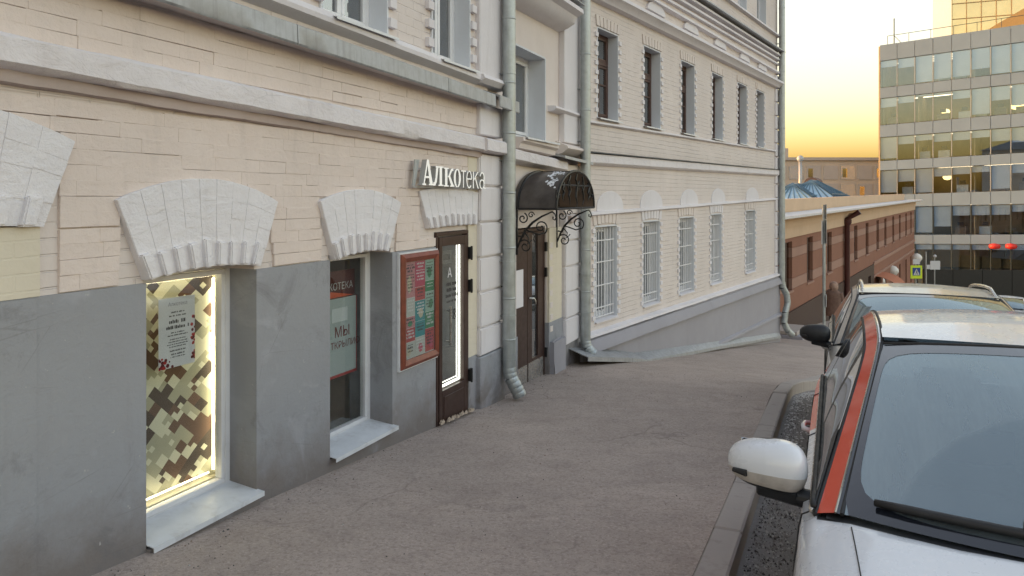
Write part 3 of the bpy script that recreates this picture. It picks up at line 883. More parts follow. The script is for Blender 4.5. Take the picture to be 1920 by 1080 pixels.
# shop door
def door_panel(parent):
    x0, x1, z0, z1 = DR1[0] + .002, DR1[1] - .002, -.50, DR1[3] - .004
    mb = MB(); rim(mb, x0, x1, z0, z1, .035, -.012, .05); d = mb.build('door', M['brown'], parent, bevel=.004)
    a, b, c, e = x0 + .04, x1 - .04, z0 + .03, z1 - .045
    g = (6.185, 6.635, -.17, 1.19)
    mb = MB(); wall_boxes(mb, a, b, c, e, -.02, .035, [g]); mb.build('door_leaf', M['brown'], d, bevel=.003)
    mb = MB(); mb.box(6.21, 6.61, -.026, -.019, -.44, -.23); mb.build('kick_panel', M['brown'], d, bevel=.003)
    MB().box(g[0], g[1], .005, .010, g[2], g[3]).build('pane', M['glass_clear'], d)
    mb = MB(); mb.box(6.60, 6.622, .02, .03, -.155, 1.18); mb.box(6.20, 6.60, .02, .03, -.155, -.133); mb.build('led_strip', M['ledwhite'], d)
    mb = MB(); mb.box(6.555, 6.562, .022, .03, -.12, 1.18); mb.box(6.20, 6.555, .022, .03, -.112, -.106); mb.build('led_strip', M['ledwhite'], d)
    mb = MB(); mb.box(5.9, 7.2, 1.2, 1.22, -.6, 1.5); mb.box(5.9, 5.92, .45, 1.2, -.6, 1.5); mb.box(7.2, 7.22, .45, 1.2, -.6, 1.5); mb.box(5.9, 7.2, .45, 1.2, -.6, -.58)
    mb.build('hall', plain('pale green shop hall', (.34, .38, .27), .7, var=.3, scale=2.5), d)
    MB().box(6.1, 7.0, .6, .9, 1.42, 1.44).build('hall_fill', emitter('hall fill glow', (1.0, .95, .78), .45), d)  # added glowing panel out of view, brightens the hall behind the door
    mb = MB(); mb.tube([(6.255, -.07, .25), (6.255, -.07, .62)], .011, 8); mb.tube([(6.255, -.07, .58), (6.255, -.02, .58)], .008, 6); mb.tube([(6.255, -.07, .29), (6.255, -.02, .29)], .008, 6)
    mb.build('handle', M['steel'], d, smooth=True, sharp=50)
    for z in (1.03, .70, -.20):
        mb = MB(); mb.box(6.735, 6.79, -.04, .0, z, z + .12); mb.tube([(6.75, -.045, z - .01), (6.75, -.045, z + .13)], .012, 8); mb.build('hinge', M['black'], d, bevel=.002)
    lettering('А', .13, M['paper'], d, 6.37, .002, .88, 'CENTER')
    print_rows(d, 6.41, .002, [(.80, .03, .22), (.745, .035, .20), (.69, .03, .24), (.64, .02, .20)], M['ink'])
    lettering('18', .16, M['ink'], d, 6.43, .002, .46, 'CENTER')
    mb = MB()
    for i in range(3):
        rim(mb, 6.2 + .01 * i, 6.40 - .01 * i, 1.02 + i * .012, 1.14 - i * .012, .006, .0015 - i * .0002, .003)
    mb.build('etched_emblem', tint('etched emblem', (.2, .2, .18)), d)
    return d
door_panel(B1)
mb = MB(); rr = random.Random(3)
for i in range(60):
    x = rr.uniform(6.1, 6.8); s_ = rr.uniform(.01, .035); y = -.02 - rr.random() * .05; z = -.07 * (x) - .012
    a = rr.uniform(0, 3)
    mb.add([(x + s_ * math.cos(a + k * 1.57), y + s_ * .6 * math.sin(a + k * 1.57), z - .01) for k in range(4)] + [(x, y, z + s_ * .7)], [(0, 1, 4), (1, 2, 4), (2, 3, 4), (3, 0, 4)])
rb = struct(mb.build('rubble', plain('crumbled plaster', (.45, .36, .27), .9, var=.3, scale=30)), 'stuff')
rb.location = O1; rb.rotation_euler = (0, 0, ANG1); rb['label'] = 'crumbled plaster along the foot of the shop door'

# second door under the canopy
def double_door(parent):
    x0, x1, z0, z1 = 8.06, 9.09, -.70, 1.265; y = .07
    mb = MB(); rim(mb, x0, x1, z0, z1, .04, y - .02, y + .06); d = mb.build('door', M['brown'], parent, bevel=.004)
    mid = 8.50
    for a, b, gl in ((x0 + .045, mid - .005, None), (mid + .005, x1 - .045, (8.66, 8.86, -.36, 1.19))):
        mb = MB(); wall_boxes(mb, a, b, z0 + .04, z1 - .045, y - .012, y + .04, [gl] if gl else []); lf = mb.build('door_leaf', M['brown'], d, bevel=.004)
        MB().box(a + .015, b - .015, y - .018, y - .011, z0 + .05, z0 + .30).build('kick_plate', M['steel'], lf)
        if gl:
            MB().box(gl[0], gl[1], y + .01, y + .016, gl[2], gl[3]).build('pane', M['glass_sky'], lf)
            mb = MB(); mb.tube([(8.63, y - .07, .32), (8.63, y - .07, .36), (8.60, y - .06, .40), (8.53, y - .02, .41)], .011, 8); mb.build('handle', M['steel'], lf, smooth=True)
    MB().box(8.14, 8.36, y - .016, y - .012, .33, .78).build('notice', M['paper'], d)
    for z in (.95, .62, -.42):
        MB().box(9.07, 9.11, y - .05, y - .01, z, z + .12).build('hinge', M['black'], d, bevel=.003)
    mb = MB(); mb.box(7.2, 9.9, 1.2, 1.22, -.8, 1.6); mb.build('hall', M['darkroom'], d)
double_door(B1)
me_t = M['cream_plain']
teeth_column(B1, 9.14, -.15, 1.1, me_t, w=.10, h=.07, pitch=.155, y=-.005)
MB().box(9.12, 9.60, .0, .05, -.2, 1.25).build('door_side_strip', M['yellow'], B1)
MB().box(7.585, 8.04, .012, .05, .02, 1.3).build('door_side_strip', M['cream_plain'], B1)

# upper windows
def upper_window(h, mull, glass=M['glass_sky']):
    liner(B1, h[0], h[1], h[2], h[3], -.004, .42, M['reveal'])
    o = plastic_window(B1, h[0] + .012, h[1] - .012, h[2] + .03, h[3] - .012, .17, M['pvc'], glass, mull, w=.05, tone_sheet=M['tone_sheet'])
    sheet_sill(o, h[0] + .05, h[1] + .02, h[2] + .04, .18, -.10, .045, M['sillmetal'], .02)
    return o
upper_window(U1, (4.86,)); upper_window(U2, (6.42,))
liner(B1, MW[0], MW[1], MW[2], MW[3], .052, .44, M['reveal'])
o = plastic_window(B1, MW[0] + .012, MW[1] - .012, MW[2] + .03, MW[3] - .012, .29, M['pvc'], M['glass_sky'], (8.62,), w=.055, tone_sheet=M['tone_sheet'])
sheet_sill(o, MW[0] - .03, MW[1] + .05, MW[2] + .04, .30, -.13, .05, M['sillmetal'], .02)
for h in (U1, U2):
    teeth_column(B1, h[0] - .105, h[2] + .05, h[3], M['white'], w=.10, h=.075, pitch=.155, y=-.03)
    teeth_column(B1, h[1] + .005, h[2] + .05, h[3], M['white'], w=.10, h=.075, pitch=.155, y=-.03)
# ------------------------------------------------------------------ shop sign: raised white letters on a thin plate
SG = thing('shop_sign', 'raised white letters spelling the shop name above the brown shop door', 'sign', O1, ANG1)
def stroke_letter(ch, x0, x1, z0, h, polys, ellipses=()):
    """strokes in a unit box, each pushed out; every next stroke a hair further so that no faces share a plane"""
    w = x1 - x0; mb = MB()
    for i, pl in enumerate(polys):
        e = i * .0006
        mb.prism([(x0 + px * w, z0 + pz * h) for px, pz in pl], -.105 - e, -.055 - e)
    for j, (cx, cz, rx, rz, tx, tz, a0, a1) in enumerate(ellipses):       # ring arcs: centre, radii, thickness at side / top, start and end angle
        n = 26; e = .0006 * (len(polys) + j)
        outer, inner = [], []
        for k in range(n + 1):
            a = R(a0 + (a1 - a0) * k / n); c, s = math.cos(a), math.sin(a)
            outer.append((x0 + (cx + rx * c) * w, z0 + (cz + rz * s) * h)); inner.append((x0 + (cx + (rx - tx) * c) * w, z0 + (cz + (rz - tz) * s) * h))
        for k in range(n):
            p = [outer[k], outer[k + 1], inner[k + 1], inner[k]]
            mb.add([(x, -.105 - e, z) for x, z in p] + [(x, -.055 - e, z) for x, z in p], [(3, 2, 1, 0), (4, 5, 6, 7), (0, 1, 5, 4), (2, 3, 7, 6)])
    o = mb.build('letter', [M['whiteletter'], M['letterside']], SG)
    bm = bmesh.new(); bm.from_mesh(o.data); bmesh.ops.recalc_face_normals(bm, faces=bm.faces); bm.to_mesh(o.data); bm.free()
    for p in o.data.polygons:
        p.material_index = 0 if p.normal.y < -.9 else 1
    return o
zb = lambda x: 1.757 - .018 * (x - 5.66)
ring = lambda t: (.5, .5, .5, .52, t, .07, 0, 360)
stroke_letter('A', 5.66, 5.865, zb(5.66), .222, [[(.40, 1.02), (.56, 1.02), (.92, .04), (.66, .04)], [(.40, 1.0), (.47, .86), (.20, .04), (.10, .04)], [(.22, .28), (.72, .28), (.72, .36), (.25, .36)], [(0, 0), (.32, 0), (.32, .06), (0, .06)], [(.56, 0), (1.02, 0), (1.02, .06), (.56, .06)]])
stroke_letter('l', 5.855, 6.045, zb(5.85), .178, [[(.30, 1), (.52, 1), (.34, .2), (.22, .02), (.02, .0), (.0, .16), (.12, .18), (.22, .4)], [(.62, .06), (.86, .06), (.86, .94), (.62, .94)], [(.22, .93), (1.0, .93), (1.0, 1.0), (.22, 1.0)], [(.50, 0), (1.0, 0), (1.0, .065), (.50, .065)]])
stroke_letter('k', 6.055, 6.245, zb(6.06), .174, [[(.12, .06), (.36, .06), (.36, .94), (.12, .94)], [(0, 0), (.48, 0), (.48, .065), (0, .065)], [(0, .935), (.48, .935), (.48, 1), (0, 1)], [(.36, .5), (.46, .58), (.72, .96), (.95, .99), (.95, .86), (.82, .84), (.56, .50)], [(.42, .56), (.60, .60), (1.0, .06), (.72, .06)], [(.62, 0), (1.06, 0), (1.06, .065), (.62, .065)]])
stroke_letter('o', 6.25, 6.395, zb(6.25), .172, [], [ring(.27)])
stroke_letter('t', 6.40, 6.503, zb(6.40), .166, [[(.42, 0), (.58, 0), (.58, .95), (.42, .95)], [(0, .93), (1, .93), (1, 1), (0, 1)]])
stroke_letter('e', 6.512, 6.637, zb(6.51), .168, [[(.10, .49), (.93, .49), (.93, .56), (.10, .56)]], [(.5, .5, .5, .52, .14, .075, 5, 315)])
stroke_letter('k', 6.655, 6.784, zb(6.65), .166, [[(.04, 0), (.18, 0), (.18, 1), (.04, 1)], [(.18, .46), (.18, .55), (.80, 1), (.98, 1)], [(.34, .60), (.46, .66), (1.02, 0), (.84, 0)]])
stroke_letter('a', 6.80, 6.945, zb(6.80), .166, [[(.72, .0), (.86, .0), (.86, .72), (.72, .72)], [(.86, .0), (1.04, .0), (1.04, .06), (.86, .07)]], [(.47, .68, .39, .34, .14, .075, 0, 165), (.44, .28, .40, .30, .13, .07, 20, 352)])
mb = MB(); mb.box(5.60, 6.97, -.052, -.046, 1.735, 1.748); mb.box(5.60, 6.97, -.052, -.046, 1.90, 1.91); mb.build('rail', M['letterside'], SG)
MB().hexa([(5.585, -.055, 1.752), (5.625, -.055, 1.752), (5.625, -.045, 1.752), (5.585, -.045, 1.752), (5.625, -.055, 1.98), (5.70, -.055, 1.98), (5.70, -.045, 1.98), (5.625, -.045, 1.98)]).build('end_plate', plain('clear grey plate', (.40, .42, .42), .3), SG)
mb = MB()
for x in (5.68, 6.2, 6.7, 6.93):
    mb.tube([(x, -.05, 1.742), (x, .0, 1.742)], .005, 6)
mb.build('stand_off', M['steel'], SG)

# ------------------------------------------------------------------ red framed notice case with flyers
NC = thing('notice_case', 'red brown wooden notice case full of coloured flyers left of the shop door', 'notice case', O1, ANG1)
X0, X1, Z0, Z1 = 5.425, 6.075, .185, 1.165
mb = MB(); mb.box(X0 - .012, X1 + .004, -.028, -.005, Z0 - .012, Z1 + .012); mb.build('back_plate', M['sillmetal'], NC)
mb = MB()
for a, b in (((X0, Z0), (X1, Z0)), ((X1, Z0), (X1, Z1)), ((X1, Z1), (X0, Z1)), ((X0, Z1), (X0, Z0))):
    cx, cz = (X0 + X1) / 2, (Z0 + Z1) / 2; w = .072
    ins = lambda p: (p[0] + (w if p[0] < cx else -w), p[1] + (w if p[1] < cz else -w))
    mid = lambda p: (p[0] + (w * .45 if p[0] < cx else -w * .45), p[1] + (w * .45 if p[1] < cz else -w * .45))
    A, B, C_, D_, E_, F_ = a, b, mid(b), mid(a), ins(b), ins(a)
    mb.add([(A[0], -.04, A[1]), (B[0], -.04, B[1]), (C_[0], -.062, C_[1]), (D_[0], -.062, D_[1])], [(0, 1, 2, 3)])
    mb.add([(D_[0], -.062, D_[1]), (C_[0], -.062, C_[1]), (E_[0], -.045, E_[1]), (F_[0], -.045, F_[1])], [(0, 1, 2, 3)])
    mb.add([(A[0], -.02, A[1]), (B[0], -.02, B[1]), (B[0], -.04, B[1]), (A[0], -.04, A[1])], [(0, 1, 2, 3)])
    mb.add([(F_[0], -.045, F_[1]), (E_[0], -.045, E_[1]), (E_[0], -.029, E_[1]), (F_[0], -.029, F_[1])], [(0, 1, 2, 3)])
mb.build('case_frame', M['redwood'], NC)
MB().box(X0 + .07, X1 - .07, -.043, -.041, Z0 + .07, Z1 - .07).build('pane', M['glass_clear'], NC)
FC = {'pink': tint('pink flyer', (.50, .06, .12)), 'red': tint('red flyer', (.45, .05, .05)), 'teal': tint('teal flyer', (.02, .24, .27)), 'green': tint('green flyer', (.04, .22, .10)), 'pale': tint('pale flyer', (.50, .50, .47)), 'mint': tint('mint flyer', (.30, .45, .38)), 'cream': tint('cream flyer', (.55, .48, .36)), 'rose': tint('rose flyer', (.52, .22, .24))}
cols = [(5.50, 5.665), (5.665, 5.84), (5.84, 6.0)]
cells = [['rose', 'pale', 'rose', 'red', 'pale'], ['pink', 'red', 'teal', 'teal', 'pale'], ['mint', 'green', 'mint', 'green', 'red']]
rows_ = [[.985, .78, .62, .52, .40, .262], [1.09, .86, .74, .56, .42, .262], [1.09, .90, .80, .62, .47, .262]]
fl_i = 0
for ci, (a, b) in enumerate(cols):
    zs = [1.09] + rows_[ci][1:]
    for ri, (t, u) in enumerate(zip(zs, zs[1:])):
        fl_i += 1
        f = MB().box(a + .002, b - .002, -.031 - .0002 * (fl_i % 4), -.0285, u + .002, t - .002).build('flyer', FC[cells[ci][ri]], NC)
        mat_t = M['paper'] if (ri + ci) % 2 else M['ink']
        hh = t - u
        print_rows(f, (a + b) / 2, -.0335, [(t - .03 - k * .028, rnd.choice((.008, .014, .018)), (b - a) * rnd.uniform(.5, .85)) for k in range(max(1, int((hh - .03) / .03)))], mat_t)
        if ri % 2 == 0:
            cx, cz = a + (b - a) * rnd.uniform(.35, .65), u + hh * .38
            MB().prism([(cx + .045 * math.cos(k * .9) * rnd.uniform(.6, 1.1), cz + hh * .26 * math.sin(k * .9)) for k in range(7)], -.0338, -.0336).build('picture', FC[rnd.choice(('teal', 'cream', 'green', 'pink'))], f)

# ------------------------------------------------------------------ barrel canopy over the second door
CN = thing('entrance_canopy', 'small dark barrel canopy on wrought iron scroll brackets over the brown double door', 'canopy', O1, ANG1)
cx0, cx1, cz, rise, dep = 8.01, 9.45, 1.516, .45, .50
def arch(t, grow=0.0):
    a = math.pi * (1 - t)
    return ((cx0 + cx1) / 2 + (cx1 - cx0 + grow) / 2 * math.cos(a), cz + (rise + grow / 2) * math.sin(a) ** .92)
mb = MB()
mb.grid(lambda u, v: (arch(u)[0], .04 - (dep + .04) * v, arch(u)[1]), 28, 6)
mb.grid(lambda u, v: (arch(u, -.012)[0], .04 - (dep + .04) * v, arch(u, -.012)[1]), 28, 6, flip=True)
def roofmat():
    m = NT('dull brown canopy sheet'); p = m.pos()
    a = m.noise(7, 5, .6, p)
    m.set(m.b, 'Base Color', m.mix(m.ramp(a, .3, .7), (.05, .041, .038, 1), (.10, .088, .080, 1)))
    m.b.inputs['Roughness'].default_value = .38; m.b.inputs['Coat Weight'].default_value = .15
    m.set(m.b, 'Normal', m.bump(a, .2, .01))
    return m.mat
mb.m = [0] * 168 + [1] * 168
mb.build('canopy_roof', [roofmat(), plain('brown canopy lining', (.17, .125, .095), .6)], CN, smooth=True)
mb = MB()
for y in (-dep, -.02):
    mb.tube([(arch(t / 24, .012)[0], y, arch(t / 24, .012)[1]) for t in range(25)], .016, 6)
    mb.tube([(cx0, y, cz), (cx1, y, cz)], .013, 6)
for x in (cx0, cx1):
    mb.tube([(x, .03, cz), (x, -dep, cz)], .013, 6)
mb.tube([(arch(.5)[0] - .001, .02, arch(.5)[1]), (arch(.5)[0], -dep, arch(.5)[1])], .010, 6)
mb.build('canopy_frame', M['black'], CN)
mb = MB()                                      # flame tracery in the front arch
xm = (cx0 + cx1) / 2
for i in range(7):
    t = (i + 1) / 8
    xa, za = arch(t, -.05)
    zb_ = cz + rise * (.50 + .16 * abs(i - 3) / 3 * -1 + .1)
    pts = [(xa + .03 * math.sin(k * 2.2 + i), -dep, za + (zb_ - .28 * (1 - abs(i - 3) / 4) - za) * k / 6) for k in range(7)]
    mb.tube(pts, [.012, .013, .015, .017, .014, .009, .004], 5)
    mb.tube([(pts[2][0], -dep, pts[2][2]), (pts[2][0] + .06 * (1 if i % 2 else -1), -dep, pts[2][2] + .05), (pts[2][0] + .07 * (1 if i % 2 else -1), -dep, pts[2][2] - .03), (pts[2][0] + .04 * (1 if i % 2 else -1), -dep, pts[2][2] - .07)], [.01, .012, .009, .004], 5)
mb.tube([(arch(.22)[0], -dep, arch(.22)[1] - .02), (arch(.78)[0], -dep, arch(.78)[1] - .02)], .011, 6)
mb.build('tracery', M['black'], CN)
def spiral(cx, cy, r0, r1, a0, turns, n=22):
    return [(cx + (r0 + (r1 - r0) * k / n) * math.cos(a0 + turns * 6.283 * k / n), cy + (r0 + (r1 - r0) * k / n) * math.sin(a0 + turns * 6.283 * k / n)) for k in range(n + 1)]
def bracket(x):
    mb = MB()
    def yz(pts, r):
        mb.tube([(x, -a, b) for a, b in pts], r, 5)
    yz([(.0, 1.50), (.0, .98)], .014)
    yz([(.01, 1.06), (.05, 1.16), (.11, 1.27), (.20, 1.36), (.31, 1.43), (.44, 1.485)], [.010, .013, .015, .014, .012, .008])
    yz([(.44, 1.485), (.47, 1.46), (.485, 1.42), (.47, 1.39), (.45, 1.40), (.45, 1.43)], .008)
    yz([(.11, 1.27), (.18, 1.25), (.27, 1.22), (.34, 1.24)], .009)
    yz(spiral(.30, 1.305, .085, .015, -1.0, 1.35), .0085)
    yz(spiral(.075, 1.405, .065, .012, 1.2, -1.3), .0085)
    yz(spiral(.105, 1.08, .085, .016, 2.8, -1.4), .0085)
    yz([(.09, 1.25), (.15, 1.18), (.14, 1.11), (.19, 1.16)], .008)
    yz([(.02, 1.20), (.08, 1.19), (.10, 1.24)], .010)
    yz(spiral(.18, 1.445, .04, .01, 0, 1.2), .007)
    mb.build('scroll_bracket', M['black'], CN, smooth=True)
bracket(cx0 + .02); bracket(cx1 - .05)
mb = MB(); rr = random.Random(21)
for cx_, v_, rad, n in ((.24, .72, .05, 18), (.22, .80, .03, 9), (.36, .72, .05, 18), (.40, .82, .03, 8), (.44, .65, .03, 10), (.33, .62, .03, 8)):
    for k in range(n):
        u = cx_ + rr.gauss(0, rad * .55); v = v_ + rr.gauss(0, rad * 1.3)
        x, z = arch(min(.95, max(.05, u))); y = .04 - (dep + .04) * min(.97, max(.05, v)); r_ = rr.uniform(.012, .028)
        ring_ = [(x + r_ * math.cos(a) * .9, y + r_ * math.sin(a), arch(min(.98, max(.02, u + r_ * math.cos(a) * .9 / (cx1 - cx0) * .8)))[1] - .004) for a in [j * 1.047 for j in range(6)]]
        k0 = len(mb.v)
        mb.add(ring_ + [(x, y, z + r_ * .35)], [(j, (j + 1) % 6, 6) for j in range(6)])
sn = struct(mb.build('snow', plain('fresh snow', (.80, .81, .83), .7, var=.05), smooth=True), 'stuff')
sn.location = O1; sn.rotation_euler = (0, 0, ANG1); sn['label'] = 'thin patches of snow left on the dark canopy'

# ------------------------------------------------------------------ downpipes
def downpipe(label, loc, rotz, z_top, z_bend, bottom_pts, r, brackets, seams):
    t = thing('downpipe', label, 'downpipe', loc, rotz, 'galvanised downpipes on the cream facades')
    MB().tube([(0, 0, z_top), (0, 0, z_bend)], r, 20).build('pipe', M['galv'], t, smooth=True, sharp=50)
    mb = MB()
    pts = [(0, 0, z_bend + .01)] + bottom_pts
    # elbow made of short crimped rings
    for a, b in zip(pts, pts[1:]):
        a, b = Vector(a), Vector(b); n = max(1, int((b - a).length / .045))
        for k in range(n):
            p, q = a.lerp(b, k / n), a.lerp(b, (k + 1) / n)
            mb.tube([p, p.lerp(q, .5), q], [r * 1.0, r * 1.07, r * .99], 18)
    mb.build('elbow', M['galv'], t, smooth=True, sharp=60)
    for z in seams:
        MB().lathe([(r * 1.0, z - .012), (r * 1.05, z - .008), (r * 1.05, z + .008), (r * 1.0, z + .012)], n=20).build('collar', M['galv'], t, smooth=True)
    for z in brackets:
        mb = MB(); mb.lathe([(r * 1.01, z - .009), (r * 1.07, z - .008), (r * 1.07, z + .008), (r * 1.01, z + .009)], n=18)
        mb.tube([(-r * .4, r, z), (-r * 2.2, .14, z)], .006, 6); mb.tube([(0, r, z), (0, .2, z)], .009, 6)
        mb.build('bracket', M['galv'], t)
    return t
p = O1 + D1 * 7.49 + N1 * .135
downpipe('galvanised downpipe between the shop door and the canopy', p, ANG1, 6.9, -.22, [(.0, -.02, -.32), (.015, -.075, -.42), (.03, -.12, -.52)], .072, (2.05, 1.42, .95, .36, -.12, 3.0), (2.9, 2.35, 1.7, 1.1, .55, .1, 3.6))
p = CORNER - D1 * .26 + N1 * .13
downpipe('galvanised downpipe right of the canopy, at the bend of the facade', p, ANG1, 6.9, -.42, [(.0, -.02, -.50), (.02, -.08, -.57), (.03, -.12, -.60)], .074, (2.45, 1.2, .55, .0, 3.2), (2.9, 1.9, .9, .3, 3.7))
p = CORNER + D2 * 12.08 + N2 * .14
downpipe('tall downpipe with a bent foot at the far corner of the cream building', p, ANG2, 10.5, -.75, [(.02, -.02, -.90), (.14, -.10, -1.12), (.16, -.12, -1.35), (.04, -.08, -1.62), (.0, -.06, -1.9), (.08, -.14, -2.12), (.22, -.24, -2.26)], .085, (4.6, 2.3, .6, 6.0), (3.6, 1.4, -.2, 5.2, 7.0))
wb = thing('wall_box', 'small black bracket box on the wall beside the near downpipe', 'bracket', O1, ANG1)
MB().box(7.60, 7.64, -.11, .0, .60, .80).build('box', M['black'], wb, bevel=.004)
MB().box(7.565, 7.59, -.09, .0, .64, .73).build('clip', M['black'], wb, bevel=.003)
# ------------------------------------------------------------------ the cream building beyond the bend
B2 = thing('annex_building', 'long cream brick building with barred ground floor windows beyond the bend', 'building', CORNER, ANG2)
L2 = 12.15; TOP2 = 9.6
GW = [(.40, 1.22), (2.28, 3.08), (4.09, 4.97), (6.04, 6.84), (8.80, 9.72)]
UW = [(.50, 1.26), (2.33, 3.12), (4.21, 5.0), (6.15, 6.93), (8.12, 8.93), (9.84, 10.62)]
TW = [(.5, 1.25), (2.35, 3.1), (4.25, 5.0), (6.2, 6.95), (8.15, 8.92), (9.9, 10.85)]
gz = lambda t: (-.27 + .002 * t, 1.20 + .014 * t)
uz = lambda t: (2.86 + .010 * t, 4.25 + .019 * t)
HG = [(a, b, gz(a)[0], gz(a)[1]) for a, b in GW]
HU = [(a, b, uz(a)[0], uz(a)[1]) for a, b in UW]
HT = [(a, b, 6.2, 7.75) for a, b in TW]
H2 = HG + HU + HT
mb = MB()
wall_boxes(mb, 0, L2, -.5, TOP2, 0, .45, H2)
mb.build('wall', M['cream_brick'], B2)
mb = MB()
wall_boxes(mb, -.12, L2 + .02, -4.2, -.5, -.07, .45, [])
mb.build('plinth', M['plinth'], B2)
mb = MB(); mb.box(L2 - .25, L2, .45, 9.0, -4.2, TOP2); mb.box(0, L2, 9.0, 9.3, -4.2, TOP2); mb.box(.0, .2, .45, 9.0, -4.2, TOP2); mb.box(.2, L2 - .25, .45, 9, 1.75, 1.9); mb.box(.2, L2 - .25, .45, 9, 5.0, 5.15)
mb.build('rear_wall', M['cream_plain'], B2)
mb = MB(); mb.hexa([(-.3, -.4, TOP2), (L2 + .3, -.4, TOP2), (L2 + .3, 9.6, TOP2), (-.3, 9.6, TOP2), (0, 4.2, TOP2 + 1.6), (L2 - 1, 4.2, TOP2 + 1.6), (L2 - 1, 5, TOP2 + 1.6), (0, 5, TOP2 + 1.6)])
mb.build('roof', M['zinc'], B2)
def b2band(name, mat, prof_, z_at, k, t0=.0, t1=L2 + .02, jit=.004, seed=0):
    return band(name, mat, B2, [(y, z + z_at) for y, z in prof_], t0, t1, k, 0, .12, jit, seed=seed)
b2band('plinth_ledge', M['white'], [(.02, .04), (-.10, .01), (-.11, -.03), (-.02, -.05)], -.40, -.010, seed=20)
b2band('plinth_slope', M['plinth'], [(.0, .0), (-.09, -.02), (-.16, -.15), (-.165, -.19), (.0, -.19)], -.45, -.012, -.15, seed=21)
b2band('lower_ledge', M['plinth'], [(.0, .06), (-.13, .0), (-.14, -.05), (.0, -.06)], -1.40, -.02, 5.9, L2 + .1, seed=22)
b2band('ledge_moulding', M['white'], [(.02, .05), (-.05, .045), (-.06, .0), (-.02, -.02), (.02, -.02)], 1.38, .0176, seed=23)
b2band('string_course', M['white_old'], [(.02, .19), (-.085, .175), (-.09, .05), (-.06, .02), (.02, .0)], 2.12, .010, seed=24)
b2band('string_flashing', M['black'], [(.02, .03), (-.11, .008), (-.115, -.004), (.02, .0)], 2.315, .009, seed=25)
b2band('sill_moulding', M['white'], [(.02, .03), (-.05, .02), (-.055, -.01), (-.02, -.03), (.02, -.03)], 2.775, .0145, seed=26)
b2band('great_ledge', M['white'], [(.02, .30), (-.03, .28), (-.05, .22), (-.20, .18), (-.21, .12), (-.14, .08), (-.10, .02), (.02, .0)], 4.61, .009, seed=27)
b2band('great_ledge_moulding', M['white_old'], [(.02, .07), (-.09, .05), (-.10, .0), (.02, -.02)], 5.10, .004, seed=28)
for i, z in enumerate((5.24, 5.36, 5.48)):
    b2band('step_moulding', M['white'], [(.02, .06), (-.06 - .03 * i, .05), (-.065 - .03 * i, .0), (.02, -.01)], z, .013, seed=30 + i)
b2band('upper_flashing', M['zinc'], [(.02, .06), (-.22, .02), (-.225, -.01), (.02, .02)], 5.60, .013, seed=34)
b2band('top_sill_moulding', M['white'], [(.02, .04), (-.08, .03), (-.09, -.02), (.02, -.04)], 6.10, .01, seed=35)
b2band('roof_cornice', M['white'], [(.02, .5), (-.40, .45), (-.41, .36), (-.2, .25), (-.1, .05), (.02, .0)], TOP2 - .5, 0, seed=36)
# corner strip of blocks at the far end
for i in range(15):
    z = 5.1 - i * .385
    if z > -.4:
        MB().box(L2 - .36, L2 + .03, -.045 + rnd.uniform(-.004, .004), .1, z - .37, z - .012).build('corner_block', M['white'], B2, bevel=.012)
# white half-round patches over the barred windows and over the first floor
def halfdisc(tc, w, z, h, name, mat, y=-.014):
    pts = [(tc + w * math.cos(math.pi * k / 14), z + h * math.sin(math.pi * k / 14) ** .8) for k in range(15)]
    MB().prism(pts[::-1], y, .02).build(name, mat, B2, bevel=.004)
for a, b in ((.46, 1.45), (2.15, 3.2), (4.15, 5.2), (6.08, 7.1), (8.83, 10.05)):
    tc = (a + b) / 2
    halfdisc(tc, (b - a) / 2, 1.42 + .0176 * tc, .31, 'lunette', M['white'])
for a, b in UW:
    tc = (a + b) / 2 + .1
    halfdisc(tc, .42, 4.92 + .009 * tc, .18, 'lunette', M['white'], -.05)
# openings
gl = M['glass_sky']
def soldier_lintel(a, b, z, mat, rise=.0):
    n = 7
    for i in range(n):
        t = i / (n - 1)
        x = a - .05 + (b - a + .10) * i / n; lean = (t - .5) * .07
        w = (b - a + .10) / n - .022
        zz = z + rise * (1 - (2 * t - 1) ** 2)
        MB().prism([(x, zz), (x + w, zz), (x + w + lean, zz + .16), (x + lean, zz + .16)], -.022 + rnd.uniform(-.003, .003), .02).build('arch_brick', mat, B2, bevel=.004)
for i, (a, b, z0, z1) in enumerate(HG):
    liner(B2, a, b, z0, z1, -.003, .42, M['reveal'])
    w = plastic_window(B2, a + .012, b - .012, z0 + .03, z1 - .012, .17, M['pvc'], M['glass'], ((a + b) / 2 - .04,), w=.05, tone_sheet=M['darkroom'] if i < 3 else M['tone_sheet'])
    sheet_sill(w, a + .012, b - .012, z0 + .045, .18, -.03, .03, M['white'], .02)
    mb = MB(); y = .055; zt = z1 - .03; zb_ = z0 + .05
    nb = 8
    for k in range(nb):
        x = a + .045 + (b - a - .09) * k / (nb - 1)
        mb.box(x - .008, x + .008, y - .008, y + .008, zb_, zt)
    for z in (zb_ + .02, zb_ + .16, zb_ + (zt - zb_) * .36, zb_ + (zt - zb_) * .62, zb_ + (zt - zb_) * .86):
        mb.box(a + .025, b - .025, y - .013, y - .008, z - .009, z + .009)
    gr = mb.build('window_grille', M['pvc'], B2)
    soldier_lintel(a, b, z1 + .015, M['white'] if i % 2 else M['cream_plain'], .03)
    teeth_column(B2, a - .095, z0 + .02, z1, M['white'], w=.09, h=.065, pitch=.128, y=-.024)
    teeth_column(B2, b + .005, z0 + .02, z1, M['white'], w=.09, h=.065, pitch=.128, y=-.024)
